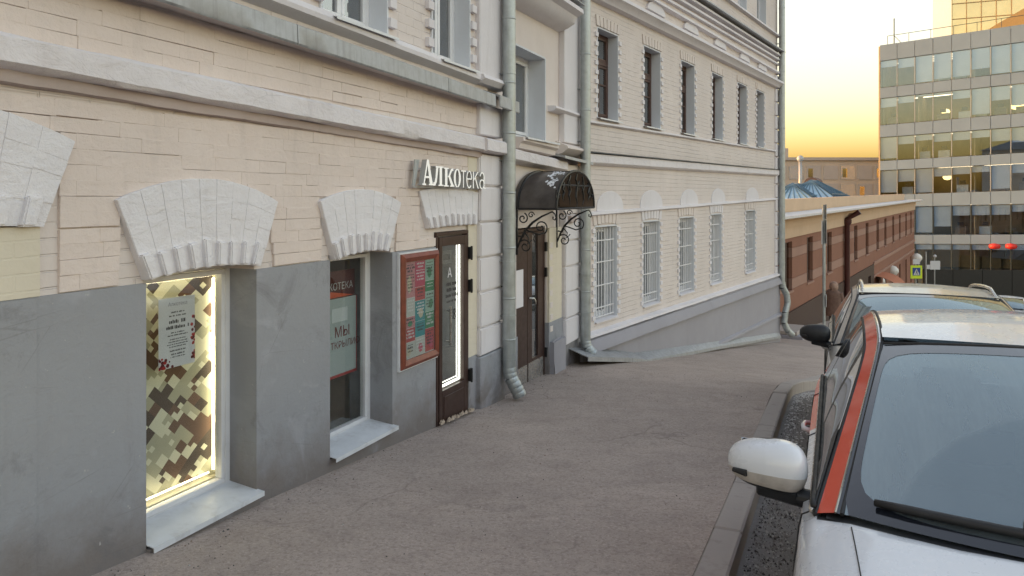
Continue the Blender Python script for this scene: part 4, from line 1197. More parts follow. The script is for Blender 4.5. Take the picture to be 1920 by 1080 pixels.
def wood_window(a, b, z0, z1, y=.17):
    mb = MB(); w = .05
    rim(mb, a, b, z0, z1, w, y, y + .07)
    zt = z0 + (z1 - z0) * .66
    mb.box(a + w, b - w, y - .012, y + .06, zt - .035, zt + .035)
    o = mb.build('window', M['brownwood'], B2, bevel=.004)
    mid = (a + b) / 2
    for p_, q_, c, d in ((a + w, mid, z0 + w, zt - .035), (mid, b - w, z0 + w, zt - .035), (a + w, b - w, zt + .035, z1 - w)):
        s = MB(); rim(s, p_ + .004, q_ - .004, c + .004, d - .004, .035, y - .004, y + .05)
        if d < zt:
            zz = c + (d - c) * .62
            s.box(p_ + .04, q_ - .04, y - .002, y + .045, zz - .012, zz + .012)
        s.build('sash', M['brownwood'], o)
        MB().box(p_ + .038, q_ - .038, y + .02, y + .024, c + .038, d - .038).build('pane', gl, o)
    mb = MB(); mb.grid(lambda u, v: (a + .04 + (b - a - .08) * u, y + .16 + .02 * math.sin(u * 40), z0 + (z1 - z0) * v), 60, 1); mb.build('tone_sheet', M['tone_sheet'], o, smooth=True)
    return o
for i, (a, b, z0, z1) in enumerate(HU):
    liner(B2, a, b, z0, z1, -.003, .42, M['reveal'])
    w = wood_window(a + .013, b - .013, z0 + .03, z1 - .013)
    sheet_sill(w, a - .03, b + .05, z0 + .04, .18, -.07, .04, M['sillmetal'], .02)
    soldier_lintel(a, b, z1 + .015, M['cream_plain'])
    teeth_column(B2, a - .095, z0 + .05, z1 - .05, M['white'], w=.09, h=.065, pitch=.135, y=-.024)
    teeth_column(B2, b + .005, z0 + .05, z1 - .05, M['white'], w=.09, h=.065, pitch=.135, y=-.024)
for a, b, z0, z1 in HT:
    liner(B2, a, b, z0, z1, -.003, .42, M['reveal'])
    w = plastic_window(B2, a + .013, b - .013, z0 + .03, z1 - .013, .17, M['pvc'], gl, ((a + b) / 2,), w=.05, tone_sheet=M['tone_sheet'])
    sheet_sill(w, a - .03, b + .05, z0 + .04, .18, -.07, .04, M['sillmetal'], .02)
# sheet metal cover along the foot of the wall
fp = [(-.62, -.545, .40), (.2, -.70, .42), (1.0, -.86, .36), (1.75, -1.035, .30), (3.2, -1.215, .24), (5.9, -1.53, .18), (9.0, -1.90, .16), (11.98, -2.255, .14)]
for i, ((t0, z0, w0), (t1, z1, w1)) in enumerate(zip(fp, fp[1:])):
    mb = MB()
    a, b = t0 + .003, t1 - .003
    tops = [(a, -w0, z0), (b, -w1, z1), (b, -.06, z1 + .10), (a, -.06, z0 + .10)]
    mb.hexa([(x, y, z - .012) for x, y, z in tops] + tops)
    mb.hexa([(a, -w0 - .004, z0 - .06), (b, -w1 - .004, z1 - .06), (b, -w1 + .004, z1 - .06), (a, -w0 + .004, z0 - .06), (a, -w0 - .004, z0 + .002), (b, -w1 - .004, z1 + .002), (b, -w1 + .004, z1 + .002), (a, -w0 + .004, z0 + .002)])
    mb.build('foot_flashing', M['zinc'], B2)

# ------------------------------------------------------------------ red stone building further down the street
KR = .0085
RB = thing('red_building', 'low red brown stone building with cream frieze and narrow dark windows down the street', 'building', ORED, ANG3)
M['redstone'] = masonry('red brown stone cladding', (.27, .135, .092), stain=.2, stain_c=(.16, .07, .05))
M['redpale'] = masonry('pale pink stone band', (.35, .215, .165), stain=.15, stain_c=(.25, .14, .10))
M['darkgranite'] = plain('dark brown granite', (.055, .030, .024), .5, var=.3, scale=20)
M['friezec'] = masonry('cream frieze paint', (.60, .44, .30), stain=.15)
M['snowedge'] = plain('pale eave sheet', (.62, .60, .58), .6, var=.08)
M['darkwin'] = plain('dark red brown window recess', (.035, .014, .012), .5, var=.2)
def zk(s, z):
    return z + KR * s
def rbox(mb, x0, x1, y0, y1, z0, z1, mi=0):
    mb.hexa([(x0, y0, zk(x0, z0)), (x1, y0, zk(x1, z0)), (x1, y1, zk(x1, z0)), (x0, y1, zk(x0, z0)), (x0, y0, zk(x0, z1)), (x1, y0, zk(x1, z1)), (x1, y1, zk(x1, z1)), (x0, y1, zk(x0, z1))], mi)
RWX = [-3.6, .1, 3.55, 7.45, 14.4, 18.2, 22.4, 25.9, 30.0, 33.9, 38.1, 41.8]
RH = [(x - .50, x + .55, -1.64, .08) for x in RWX]
RH2 = [(x - .50, x + .55, -5.7, -3.5) for x in RWX[6:]]
LR = 44.5
courses = [(.23, -.16, 'redstone'), (-.16, -.50, 'redpale'), (-.50, -1.25, 'redstone'), (-1.25, -1.62, 'redpale'), (-1.62, -2.37, 'redstone')]
for zt, zb_, mt in courses:
    mb = MB()
    for a, b, c, d in rects(-9, LR, zb_, zt, RH):
        rbox(mb, a, b, 0, .5, c + .006, d - .006)
    mb.build('stone_course', M[mt], RB)
mb = MB()
for a, b, c, d in rects(-9, 20.5, -9, -2.37, [(15.2, 16.2, -3.6, -2.9), (18.2, 19.2, -3.6, -2.9)]):
    rbox(mb, a, b, -.06, .5, c, d)
mb.build('granite_plinth', M['darkgranite'], RB)
mb = MB()
for a, b, c, d in rects(20.5, LR, -6.2, -2.37, RH2):
    rbox(mb, a, b, 0, .5, c, d)
mb.build('lower_wall', M['redstone'], RB)
mb = MB(); rbox(mb, 20.5, LR, -.05, .5, -11, -6.2); mb.build('granite_plinth', M['darkgranite'], RB)
mb = MB(); rbox(mb, 20.5, LR, -.07, 0, -2.45, -2.25); rbox(mb, 20.5, LR, -.05, 0, -3.2, -3.05); mb.build('string_course', M['redpale'], RB)
for h in RH + RH2 + [(15.2, 16.2, -3.6, -2.9), (18.2, 19.2, -3.6, -2.9)]:
    mb = MB(); a, b, c, d = h
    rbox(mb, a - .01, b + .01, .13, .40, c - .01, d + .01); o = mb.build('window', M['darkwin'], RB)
    mb = MB(); rbox(mb, a + .42, a + .52, .07, .14, c + .02, d - .02); mb.build('mullion', M['brownwood'], o)
    mb = MB(); rbox(mb, a + .04, b - .04, .11, .12, c + .05, d - .05); mb.build('pane', pane('tinted pane', (.35, .25, .2), .2) if 'tinted pane' not in bpy.data.materials else bpy.data.materials['tinted pane'], o)
    mb = MB(); rbox(mb, a - .06, b + .06, -.05, .2, c - .08, c - .012); mb.build('sill', M['redpale'], o)
mb = MB(); rbox(mb, -9, LR + .3, -.06, .5, .23, .62); rbox(mb, -9, LR + .3, -.10, .5, .62, .94); mb.build('frieze', M['friezec'], RB)
mb = MB()
for i in range(24):
    a = -9 + i * (LR + 9.6) / 24; b = a + (LR + 9.6) / 24
    mb2 = MB(); rbox(mb2, a, b - .02, -.62, .5, .99, 1.07); mb2.build('eave_sheet', M['snowedge'], RB)
mb = MB(); rbox(mb, -9, LR + .5, -.48, .5, .94, .985); mb.build('eave_board', M['friezec'], RB)
mb = MB(); rbox(mb, -9, LR - 2, .55, .9, 1.0, 1.56); mb.build('parapet', M['friezec'], RB)
mb = MB(); rbox(mb, -9, LR, .5, 16, .7, .98); rbox(mb, -9, LR, 16, 16.3, -9, 1.5); rbox(mb, LR - .3, LR, .5, 16, -9, .9); rbox(mb, -9, -8.7, .5, 16, -9, .9); mb.build('flat_roof', M['zinc'], RB)
mb = MB(); mb.tube([(10.9, -.7, .98), (10.9, -.16, .62), (10.9, -.16, -3.4)], .13, 10); mb.lathe([(.13, 0), (.2, .1), (.2, .25), (.13, .3)], (10.9, -.16, .35), 12)
mb.tube([(10.9, -.16, .62), (11.9, -.12, .78), (13.4, -.12, .80)], .10, 8); mb.build('downpipe', plain('brown pipe', (.07, .022, .018), .4), RB, smooth=True, sharp=50)
# blue sheet roofs behind the parapet
M['bluesheet'] = plain('pale blue roof sheet', (.34, .50, .60), .35, metallic=.3, var=.15, scale=3)
M['blueseam'] = plain('dark blue seam', (.07, .14, .20), .5)
def hip_roof(label, x, y, hx, hy, z0, h):
    t = thing('roof_lantern', label, 'roof', ORED + D3 * x - N3 * y + Vector((0, 0, z0 + KR * x)), ANG3, 'blue hipped roof lanterns')
    mb = MB(); rx = hx * .25
    P = [(-hx, -hy, 0), (hx, -hy, 0), (hx, hy, 0), (-hx, hy, 0), (-rx, 0, h), (rx, 0, h)]
    mb.add(P, [(0, 1, 5, 4), (1, 2, 5), (2, 3, 4, 5), (3, 0, 4)]); mb.box(-hx, hx, -hy, hy, -.9, -.001)
    mb.build('roof_sheet', M['bluesheet'], t)
    P = [Vector(p) for p in P]
    def seam(a, b, r=.035):
        MB().tube([a, b], r, 4).build('seam', M['blueseam'], t)
    n = 9
    for i in range(n + 1):
        f = i / n
        seam(P[0].lerp(P[1], f) + Vector((0, 0, .03)), P[4].lerp(P[5], f) + Vector((0, 0, .03)))
        seam(P[3].lerp(P[0], f) + Vector((0, 0, .03)), P[4] + Vector((0, 0, .03)))
    mm = .35
    seam(P[0].lerp(P[4], mm) + Vector((0, -.03, .04)), P[1].lerp(P[5], mm) + Vector((0, -.03, .04)), .05)
    mb = MB()
    for i in range(n):
        f0, f1 = (i + .15) / n, (i + .8) / n
        for c0, c1 in ((.02, .14),):
            a, b = P[0].lerp(P[1], f0), P[0].lerp(P[1], f1); u, v = P[4].lerp(P[5], f0), P[4].lerp(P[5], f1)
            q = [a.lerp(u, c0), b.lerp(v, c0), b.lerp(v, c1), a.lerp(u, c1)]
            mb.quad(*[p + Vector((0, -.02, .035)) for p in q])
    mb.build('snow_strip', M['snowedge'], t)
hip_roof('larger pale blue hipped roof rising behind the cream parapet', 22.4, 3.6, 3.4, 2.2, 1.15, 1.35)
hip_roof('smaller pale blue hipped roof beside the downpipe, left of the larger one', 20.6, 4.3, 3.2, 2.0, 1.15, 1.15)
vp = thing('vent_pipe', 'thin roof vent pipe with a round cap standing above the blue roofs', 'vent pipe', Vector((19.3, 50.0, 1.0)), ANG3)
MB().tube([(0, 0, 0), (0, 0, 3.1)], .10, 10).build('pipe', M['zinc'], vp, smooth=True)
MB().lathe([(.05, 3.0), (.2, 3.1), (.24, 3.25), (.16, 3.4), (.04, 3.46)], n=12).build('cap', M['zinc'], vp, smooth=True)
fan = thing('roof_ventilator', 'dark rusty ventilator drum behind the blue roofs', 'ventilator', Vector((20.4, 50.5, 1.75)), ANG3)
MB().tube([(-.7, 0, .75), (.7, 0, .75)], .5, 14).build('drum', plain('rusty metal', (.12, .07, .055), .7, var=.4), fan, smooth=True, sharp=50)
MB().tube([(.7, 0, .75), (.76, 0, .75)], .40, 14).build('opening', M['black'], fan)
mb = MB(); mb.box(-.6, -.5, -.4, .4, 0, .5); mb.box(.5, .6, -.4, .4, 0, .5); mb.build('stand', M['black'], fan)

# curved orange awning and steps of the far entrance
aw = thing('entrance_awning', 'rounded orange entrance hood on the red building near the globe lamps', 'awning', ORED + D3 * 22.6, ANG3)
mb = MB(); mb.grid(lambda u, v: (-1.6 + 3.2 * v, -1.5 * math.sin(u * math.pi / 2), -4.2 + 1.25 * math.cos(u * math.pi / 2)), 10, 2, flip=True)
mb.box(-1.6, 1.6, -1.5, -.02, -4.32, -4.2); mb.build('hood', plain('orange plaster', (.42, .15, .075), .8), aw, smooth=True, sharp=40)
mb = MB(); mb.tube([(-1.5, -1.4, -4.3), (-1.5, -1.4, -7.2)], .07, 8); mb.tube([(1.5, -1.4, -4.3), (1.5, -1.4, -7.2)], .07, 8); mb.build('post', M['darkgranite'], aw)

# ------------------------------------------------------------------ far beige block
BK = thing('far_building', 'distant beige office block on the skyline behind the blue roofs', 'building', (46.0, 128.0, 0), R(2))
M['beige'] = masonry('beige render', (.58, .50, .41), stain=.2)
M['beige2'] = masonry('grey beige panel', (.50, .46, .42), stain=.15)
mb = MB(); mb.box(-6, 20, 0, 14, -12, 8.0); mb.build('wall', M['beige'], BK)
mb = MB(); mb.box(-6.2, 20.2, -.4, 14.2, 8.0, 8.5); mb.build('cornice', M['beige2'], BK)
mb = MB(); mb.box(-1, 2.2, 2, 6, 8.5, 10.2); mb.build('roof_unit', M['beige2'], BK)
for z in (1.6, 4.7):
    for i in range(8):
        x = -4.5 + i * 3.0
        f = MB().box(x, x + 2.5, -.12, 0, z, z + 2.4).build('panel', M['beige2'] if (i + int(z)) % 3 else M['zinc'], BK)
        if (i + int(z)) % 2:
            MB().box(x + .3, x + 1.1, -.14, -.121, z + .4, z + 1.9).build('window', M['glass_sky'], f)
# ------------------------------------------------------------------ glass office building
KG = .034
GB = thing('glass_building', 'five storey glass office building with blue grey bands and lit rooms', 'building', OGLASS, ANG4)
M['spandrel'] = plain('blue grey glass band', (.19, .26, .34), .4, var=.08, scale=.5)
M['offglass'] = pane('office glass', (.80, .86, .92), .35, gloss=(.70, .86, 1.0))
M['blind'] = plain('pale green roller blind', (.52, .58, .64), .8, var=.08, scale=.6)
M['gframe'] = plain('pale window frame', (.33, .35, .35), .5)
M['dframe'] = plain('dark glazing bar', (.05, .065, .065), .5)
M['warmwall'] = plain('warm office wall', (.46, .35, .21), .8, var=.35, scale=.35)
M['slab'] = plain('office floor slab', (.30, .27, .23), .8)
M['officelamp'] = emitter('office ceiling lamp', (1.0, .80, .50), .8)
M['officelamp2'] = emitter('warm office globe', (1.0, .66, .22), .7)
M['desk'] = plain('desk', (.20, .15, .11), .6, var=.3)
M['deskwhite'] = plain('white desk panel', (.55, .57, .56), .6)
PW, NC_ = 1.63, 11
LG = PW * NC_
def gb(mb, x0, x1, y0, y1, z0, z1, mi=0):
    f = lambda x, z: z + KG * x
    mb.hexa([(x0, y0, f(x0, z0)), (x1, y0, f(x1, z0)), (x1, y1, f(x1, z0)), (x0, y1, f(x0, z0)), (x0, y0, f(x0, z1)), (x1, y0, f(x1, z1)), (x1, y1, f(x1, z1)), (x0, y1, f(x0, z1))], mi)
levels = [(15.86, 13.07), (11.96, 9.17), (7.89, 5.44), (4.44, 1.9), (.6, -2.25), (-3.2, -5.9)]
bands_ = [(17.53, 15.86), (13.07, 11.96), (9.17, 7.89), (5.44, 4.44), (1.9, .6), (-2.25, -3.2)]
DG = 9.0
for zt, zb_ in bands_:
    for c in range(NC_):
        mb = MB(); gb(mb, c * PW + .02, (c + 1) * PW - .02, -.06, .12, zb_ + .02, zt - .02); mb.build('spandrel_panel', M['spandrel'], GB)
    mb = MB(); gb(mb, .05, LG, .13, DG, zb_ + .1, zt - .3); mb.build('floor_slab', M['slab'], GB)
mb = MB(); gb(mb, 0, LG, DG, DG + .4, -8.5, 17.3); gb(mb, -.12, .03, -.06, DG + .4, -9, 17.4); mb.build('rear_wall', M['warmwall'], GB)
mb = MB(); gb(mb, LG, LG + .3, 0, DG + .4, -9, 17.3); mb.build('side_wall', M['spandrel'], GB)
mb = MB(); gb(mb, .1, LG, 0, DG, 17.3, 17.5); mb.build('roof', M['zinc'], GB)
mb = MB(); gb(mb, 0, LG, .0, DG, -9.5, -5.9); mb.build('ground_storey', M['dframe'], GB)
rg = random.Random(4)
for li, (zt, zb_) in enumerate(levels):
    dark = li >= 4
    for c in range(NC_):
        x0, x1 = c * PW, (c + 1) * PW
        mb = MB(); gb(mb, x0 + .04, x1 - .04, .0, .025, zb_ + .03, zt - .03); mb.build('pane', M['offglass'], GB)
        mb = MB(); gb(mb, x0 - .035, x0 + .035, -.055, .08, zb_ + .021, zt - .021); mb.build('mullion', M['dframe'] if dark else M['gframe'], GB)
        h = zt - zb_
        lit = (li, c) in ((0, 0), (0, 1), (1, 0), (1, 1), (1, 2), (1, 3), (1, 4), (2, 1), (2, 2), (2, 3), (2, 4), (2, 5), (3, 3), (3, 4), (3, 5), (3, 7), (4, 4), (4, 5), (4, 6), (4, 7), (5, 2), (5, 3), (5, 4))
        drop = rg.choice((.25, .35, .3)) if lit else rg.choice((1.0, .75, .6, .95, .5))
        if li == 4 and c < 3:
            drop = .97
        if li == 5:
            drop = .2
        if li == 1 and c in (2, 3):
            drop = .06
        mb = MB(); gb(mb, x0 + .08, x1 - .08, .10, .12, zt - .04 - h * drop * .94, zt - .04); mb.build('blind', M['blind'], GB)
    # rooms
    for c in (0, 2, 5, 8):
        mb = MB(); gb(mb, c * PW + .2, c * PW + .3, .5, 6, zb_, zt); mb.build('partition', M['warmwall'], GB)
    mb = MB(); gb(mb, .2, LG - .2, 5.5, 5.7, zb_, zt + .3); mb.build('partition', M['warmwall'], GB)
    for c in range(NC_):
        if rg.random() < .65 and li < 5:
            mb = MB(); x = c * PW + rg.uniform(.1, .6); gb(mb, x, x + 1.0, .8, 1.5, zb_ - .0, zb_ + .75); mb.build('desk', M['deskwhite'] if rg.random() < .5 else M['desk'], GB)
            mb = MB(); gb(mb, x + .25, x + .75, 1.0, 1.06, zb_ + .85, zb_ + 1.2); mb.build('monitor', M['black'], GB)
for (li, x0, x1, y) in ((0, 3.6, 6.6, 1.6), (0, 3.7, 6.9, 3.0), (0, 3.8, 7.2, 4.4), (0, .4, 2.4, 3), (1, .4, 3.0, 3.0), (1, 3.5, 7.0, 3.0), (2, 1.8, 4.8, 2.4), (2, 5.2, 9.0, 2.4), (3, 5.0, 8.0, 2.4), (3, 9.0, 13.0, 2.4), (4, 6.6, 12.5, 2.4), (5, 3.0, 9.0, 2.4), (1, 11, 13, 2.0)):
    zt = levels[li][0]
    mb = MB(); gb(mb, x0, x1, y, y + .18, zt + .02, zt + .07); mb.build('ceiling_lamp', M['officelamp'], GB)
for li, x, y, z in ((1, 5.7, 2.0, 1.0), (1, 11.7, 1.2, .8), (1, 12.5, 1.2, .75), (3, 5.9, 1.6, 1.6)):
    zb_ = levels[li][1]
    MB().lathe([(.05, -.3), (.3, -.22), (.42, 0), (.3, .22), (.05, .3)], (x, y, zb_ + z + KG * x), 12).build('globe_lamp', M['officelamp2'], GB, smooth=True)
mb = MB()
for i in range(9):
    x = .6 + i * 2.0
    mb.tube([(x, .6, 17.5 + KG * x), (x, .6, 18.5 + KG * x)], .03, 5)
mb.tube([(.6, .6, 18.5 + KG * .6), (16.6, .6, 18.5 + KG * 16.6)], .03, 5); mb.build('roof_railing', M['dframe'], GB)
mb = MB(); mb.tube([(1.1, 1.2, 17.4), (1.1, 1.2, 20.4)], .06, 6); mb.tube([(1.1, 1.2, 18.6), (1.9, 1.2, 17.6)], .03, 5); mb.build('antenna', M['dframe'], GB)
for i, x in enumerate((10.2, 11.5)):
    ln = tag(MB().lathe([(.05, -.28), (.42, -.2), (.5, 0), (.42, .2), (.05, .28)], (0, 0, 0), 12).build('red_lantern', emitter('red lantern glow %d' % i, (.55, .03, .02), .03), None, smooth=True), ('left' if i == 0 else 'right') + ' of two red lanterns hanging under the glass building', 'lantern', 'red lanterns')
    ln.location = OGLASS + D4 * x + Vector((-D4.y, D4.x, 0)) * -.9 + Vector((0, 0, -3.35 + KG * x))

# tower behind; the sunset reflected in its glass is put into the colour
TW_ = thing('far_tower', 'tall glass tower rising behind the glass building, sunset gold painted into its colour', 'building', (66.0, 112.0, 0), R(-22))
M['goldglass'] = plain('mirror glass with sunset gold', (.78, .62, .34), .12, metallic=.85, var=.1, scale=.4)
M['goldbar'] = plain('glazing bar with sunset gold', (.42, .32, .16), .5)
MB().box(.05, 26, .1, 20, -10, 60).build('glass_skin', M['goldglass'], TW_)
for i in range(11):
    MB().box(i * 1.9 - .05, i * 1.9 + .05, -.05, .12, 10, 60).build('glazing_bar', M['goldbar'], TW_)
for i in range(9):
    MB().box(-.05, 26, -.04, .11, 26 + i * 2.3, 26.1 + i * 2.3).build('glazing_bar', M['goldbar'], TW_)
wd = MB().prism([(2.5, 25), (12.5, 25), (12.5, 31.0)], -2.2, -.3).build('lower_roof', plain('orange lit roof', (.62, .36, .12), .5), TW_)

# dark hoarding in front of the glass building
HD = thing('hoarding', 'long black hoarding in front of the glass building', 'hoarding', (36.4, 66.0, 0), R(-4))
for i in range(9):
    MB().box(i * 2.5, i * 2.5 + 2.46, 0, .08, -7.7, -4.72).build('hoarding_panel', M['black'], HD)
    MB().box(i * 2.5 - .06, i * 2.5 + .06, .08, .2, -7.7, -4.7).build('post', M['black'], HD)

# ------------------------------------------------------------------ street furniture down the hill
def at(u, Y):
    p = Vector(((u - 960) / 1400 * Y, Y, 0)); p.z = H(p)
    return p
def zat(v, Y):
    return EYE + (370 - v) / 1400 * Y
M['lamp_globe'] = plain('white lamp globe', (.75, .72, .66), .35, var=.03)
for u, v, Y, lab in ((1648, 528, 47, 'white globe lamp nearest, by the orange entrance hood'), (1674, 508, 50, 'white globe lamp right of the orange entrance hood'), (1719, 484, 56, 'white globe lamp above the yellow crossing sign')):
    p = at(u, Y); t = thing('street_lamp', lab, 'street lamp', p, 0, 'globe lamps down the hill'); hz = zat(v, Y) - p.z
    MB().tube([(0, 0, -.3), (0, 0, hz - .22)], [.10, .06], 8).build('post', M['black'], t)
    MB().lathe([(.03, -.36), (.22, -.28), (.37, -.06), (.35, .12), (.2, .30), (.02, .36)], (0, 0, hz), 16).build('globe', M['lamp_globe'], t, smooth=True)
    MB().lathe([(.06, -.45), (.16, -.36), (.16, -.30)], (0, 0, hz), 10).build('collar', M['black'], t)
M['signyellow'] = plain('fluorescent yellow green sign', (.62, .78, .03), .5, var=.03)
M['signblue'] = plain('sign blue', (.02, .06, .25), .5); M['signwhite'] = plain('sign white', (.6, .6, .6), .5, var=.05)
p = at(1718, 48); t = thing('crossing_sign', 'yellow green pedestrian crossing sign at the bottom of the hill', 'sign', p)
hz = zat(510, 48) - p.z
MB().tube([(0, .05, -.3), (0, .05, hz + .9)], .04, 8).build('post', M['galv'], t)
MB().box(-.37, .37, -.02, .02, hz - .42, hz + .42).build('panel', M['signyellow'], t)
MB().box(-.25, .25, -.03, -.021, hz - .22, hz + .28).build('blue_field', M['signblue'], t)
MB().prism([(-.2, hz - .18), (.2, hz - .18), (0, hz + .22)], -.037, -.031).build('white_triangle', M['signwhite'], t)
mb = MB(); mb.prism([(-.02, hz - .02), (.04, hz - .02), (.05, hz + .08), (-.01, hz + .08)], -.042, -.038); mb.prism([(-.02, hz - .02), (.01, hz - .02), (-.05, hz - .15), (-.08, hz - .15)], -.043, -.039); mb.prism([(.01, hz - .021), (.04, hz - .021), (.08, hz - .15), (.05, hz - .15)], -.044, -.040); mb.lathe([(.0, -.02), (.022, 0), (0, .02)], (.02, -.04, hz + .115), 8)
mb.build('walker', M['ink'], t)
MB().box(-.22, .22, -.018, .018, hz + .50, hz + .84).build('upper_panel', M['signwhite'], t)
p = at(1753, 50); t = thing('road_sign', 'white rectangular sign plates on a thin post before the hoarding', 'sign', p); hz = zat(497, 50) - p.z
MB().tube([(0, .05, -.3), (0, .05, hz + .6)], .04, 8).build('post', M['galv'], t)
MB().box(-.32, .34, -.02, .02, hz - .3, hz + .28).build('plate', M['signwhite'], t)
MB().box(-.56, -.34, -.018, .018, hz - .26, hz + .02).build('plate', M['signwhite'], t)
MB().lathe([(.02, -.1), (.1, -.05), (.1, .05), (.02, .1)], (0, 0, hz + .6), 10).build('finial', M['signwhite'], t)
p = at(1736, 52); t = thing('lamp_post', 'thin grey post between the crossing sign and the white plates', 'post', p); hz = zat(472, 52) - p.z
MB().tube([(0, 0, -.3), (0, 0, hz)], [.07, .05], 8).build('post', M['galv'], t); MB().lathe([(.10, -.3), (.12, .3), (.05, .5)], (0, 0, 0), 10).build('foot', M['galv'], t)
p = at(1727, 47); t = thing('road_barrier', 'red and white striped road barrier below the crossing sign', 'barrier', p, R(-8)); hz = zat(541, 47) - p.z
for i in range(5):
    MB().box(-.55 + i * .22, -.33 + i * .22, -.04, .04, hz - .14, hz + .14).build('stripe', M['signwhite'] if i % 2 else plain('barrier red', (.42, .02, .02), .5) if 'barrier red' not in bpy.data.materials else bpy.data.materials['barrier red'], t)
mb = MB(); mb.box(-.5, -.42, -.03, .03, -.2, hz - .14); mb.box(.42, .5, -.03, .03, -.2, hz - .14); mb.build('leg', M['signwhite'], t)

# parking sign post at the end of the cream building, its plates seen edge on
Yp = 21.0; p = at(1545, Yp); t = thing('parking_sign', 'grey sign post with plates seen edge on in front of the red building', 'sign post', p, R(70))
hz = lambda v: zat(v, Yp) - p.z
MB().tube([(0, 0, -.2), (0, 0, hz(384))], .042, 10).build('post', M['galv'], t, smooth=True, sharp=50)
M['signback'] = plain('grey sign back', (.30, .31, .31), .5)
MB().box(-.14, .30, -.06, -.045, hz(410), hz(383)).build('plate', M['signback'], t)
MB().box(-.16, .32, -.06, -.045, hz(456), hz(412)).build('plate', M['signback'], t)
MB().box(-.15, .26, .045, .06, hz(458), hz(414)).build('plate', M['signwhite'], t)
MB().box(-.10, .13, -.062, -.047, hz(575), hz(553)).build('notice', M['signwhite'], t)
MB().box(-.10, .13, -.066, -.0625, hz(566), hz(562)).build('black_line', M['ink'], t)
MB().box(-.09, .12, -.068, -.0625, hz(561), hz(555)).build('green_field', plain('pale green print', (.22, .36, .24), .6), t)

st = thing('stone_step', 'low dark stone step at the far corner of the cream building', 'step', (8.15, 22.6, H(Vector((8.15, 22.6, 0)))), ANG2)
MB().box(0, 1.5, -.62, .3, -.3, .10).build('lower_block', M['plinth'], st, bevel=.015)
MB().box(.05, 1.45, -.45, .3, .10, .22).build('upper_block', M['kerb'], st, bevel=.015)
# ------------------------------------------------------------------ cars
M['tyre'] = plain('tyre rubber', (.018, .018, .018), .8); M['rim'] = plain('alloy rim', (.45, .45, .46), .3, metallic=.9)
M['lens'] = plain('headlamp lens', (.55, .57, .6), .12, metallic=.4, coat=.8); M['taillens'] = plain('tail lamp', (.30, .01, .01), .2, coat=.6)
M['trimblack'] = plain('black car trim', (.014, .015, .017), .45, var=.25, scale=20)
M['frit'] = plain('black glass border', (.012, .014, .02), .08, var=.05, coat=1.0)
M['carinside'] = plain('dark car interior', (.035, .036, .038), .8, var=.2)
M['chrome'] = plain('satin trim', (.62, .58, .52), .25, metallic=.7)
M['tint'] = pane('car side glass', (.22, .25, .26), .55)
M['mirrorlow'] = plain('scuffed grey beige mirror housing', (.50, .46, .42), .4, var=.15, scale=20, dirt=.3)
M['mirrorglass'] = plain('mirror glass', (.6, .62, .64), .03, metallic=1.0)
def carpaint(name, c, rough=.28, metallic=0.0, dirt=.25):
    m = NT(name); o = m.obj()
    a = m.noise(2.5, 5, .6, o); z = m.xyz(o)[2]
    cc = m.mix(m.ramp(a, .3, .7, 0, .08), col(c), col((c[0] * .85, c[1] * .85, c[2] * .85)))
    d = m.math('MULTIPLY', m.ramp(z, .25, .85, 1, 0), m.ramp(m.noise(6, 6, .7, o), .3, .75))
    cc = m.mix(m.math('MULTIPLY', d, dirt * 2), cc, (.22, .19, .165, 1))
    cc = m.mix(m.ramp(m.noise(90, 3, .6, o), .66, .74, 0, dirt * .5), cc, (.3, .28, .26, 1))
    m.set(m.b, 'Base Color', cc); m.b.inputs['Metallic'].default_value = metallic
    m.set(m.b, 'Roughness', m.ramp(m.noise(9, 4, .6, o), .3, .7, rough - .05, rough + .12))
    m.b.inputs['Coat Weight'].default_value = .7; m.b.inputs['Coat Roughness'].default_value = .06
    return m.mat
def windscreen(name, dusty, pivot_y=-.02, pivot_x=.93, rad=.62, wiped=.08):
    m = NT(name); m.t.nodes.remove(m.b); o = m.obj(); x = m.xyz(o)
    tr = m.n('BsdfTransparent'); tr.inputs[0].default_value = (.40, .47, .48, 1)
    gl = m.n('BsdfGlossy'); gl.inputs['Color'].default_value = (.80, .95, 1, 1); gl.inputs['Roughness'].default_value = .03
    mx = m.n('MixShader'); m.set(mx, 0, m.math('ADD', m.schlick(), .24)); m.set(mx, 1, tr.outputs[0]); m.set(mx, 2, gl.outputs[0])
    dy = m.math('SUBTRACT', x[1], pivot_y); dx = m.math('MULTIPLY', m.math('SUBTRACT', x[0], pivot_x), 1.12)
    d = m.math('SQRT', m.math('ADD', m.math('MULTIPLY', dy, dy), m.math('MULTIPLY', dx, dx)))
    d = m.math('ADD', d, m.math('MULTIPLY', m.math('SUBTRACT', m.noise(7, 3, .5, o), .5), .012))
    k = m.ramp(d, rad - .012, rad + .012, wiped, dusty)
    k = m.math('MULTIPLY', k, m.ramp(m.noise(1.0, 5, .65, m.scaled(o, (2, 14, 2))), .3, .7, .75, 1.2))
    df = m.n('BsdfDiffuse'); df.inputs[0].default_value = (.40, .47, .50, 1)  # dust film, its blue standing for reflected sky
    m2 = m.n('MixShader'); m.set(m2, 0, k); m.set(m2, 1, mx.outputs[0]); m.set(m2, 2, df.outputs[0])
    m.t.links.new(m2.outputs[0], m.out.inputs[0])
    return m.mat
def crom(P, t):
    n = len(P) - 1; i = min(int(t), n - 1); f = t - i
    p1, p2 = P[i], P[i + 1]; p0 = P[i - 1] if i > 0 else p1 + (p1 - p2); p3 = P[i + 2] if i + 2 <= n else p2 + (p2 - p1)
    return .5 * ((2 * p1) + (p2 - p0) * f + (2 * p0 - 5 * p1 + 4 * p2 - p3) * f * f + (3 * p1 - p0 - 3 * p2 + p3) * f ** 3)
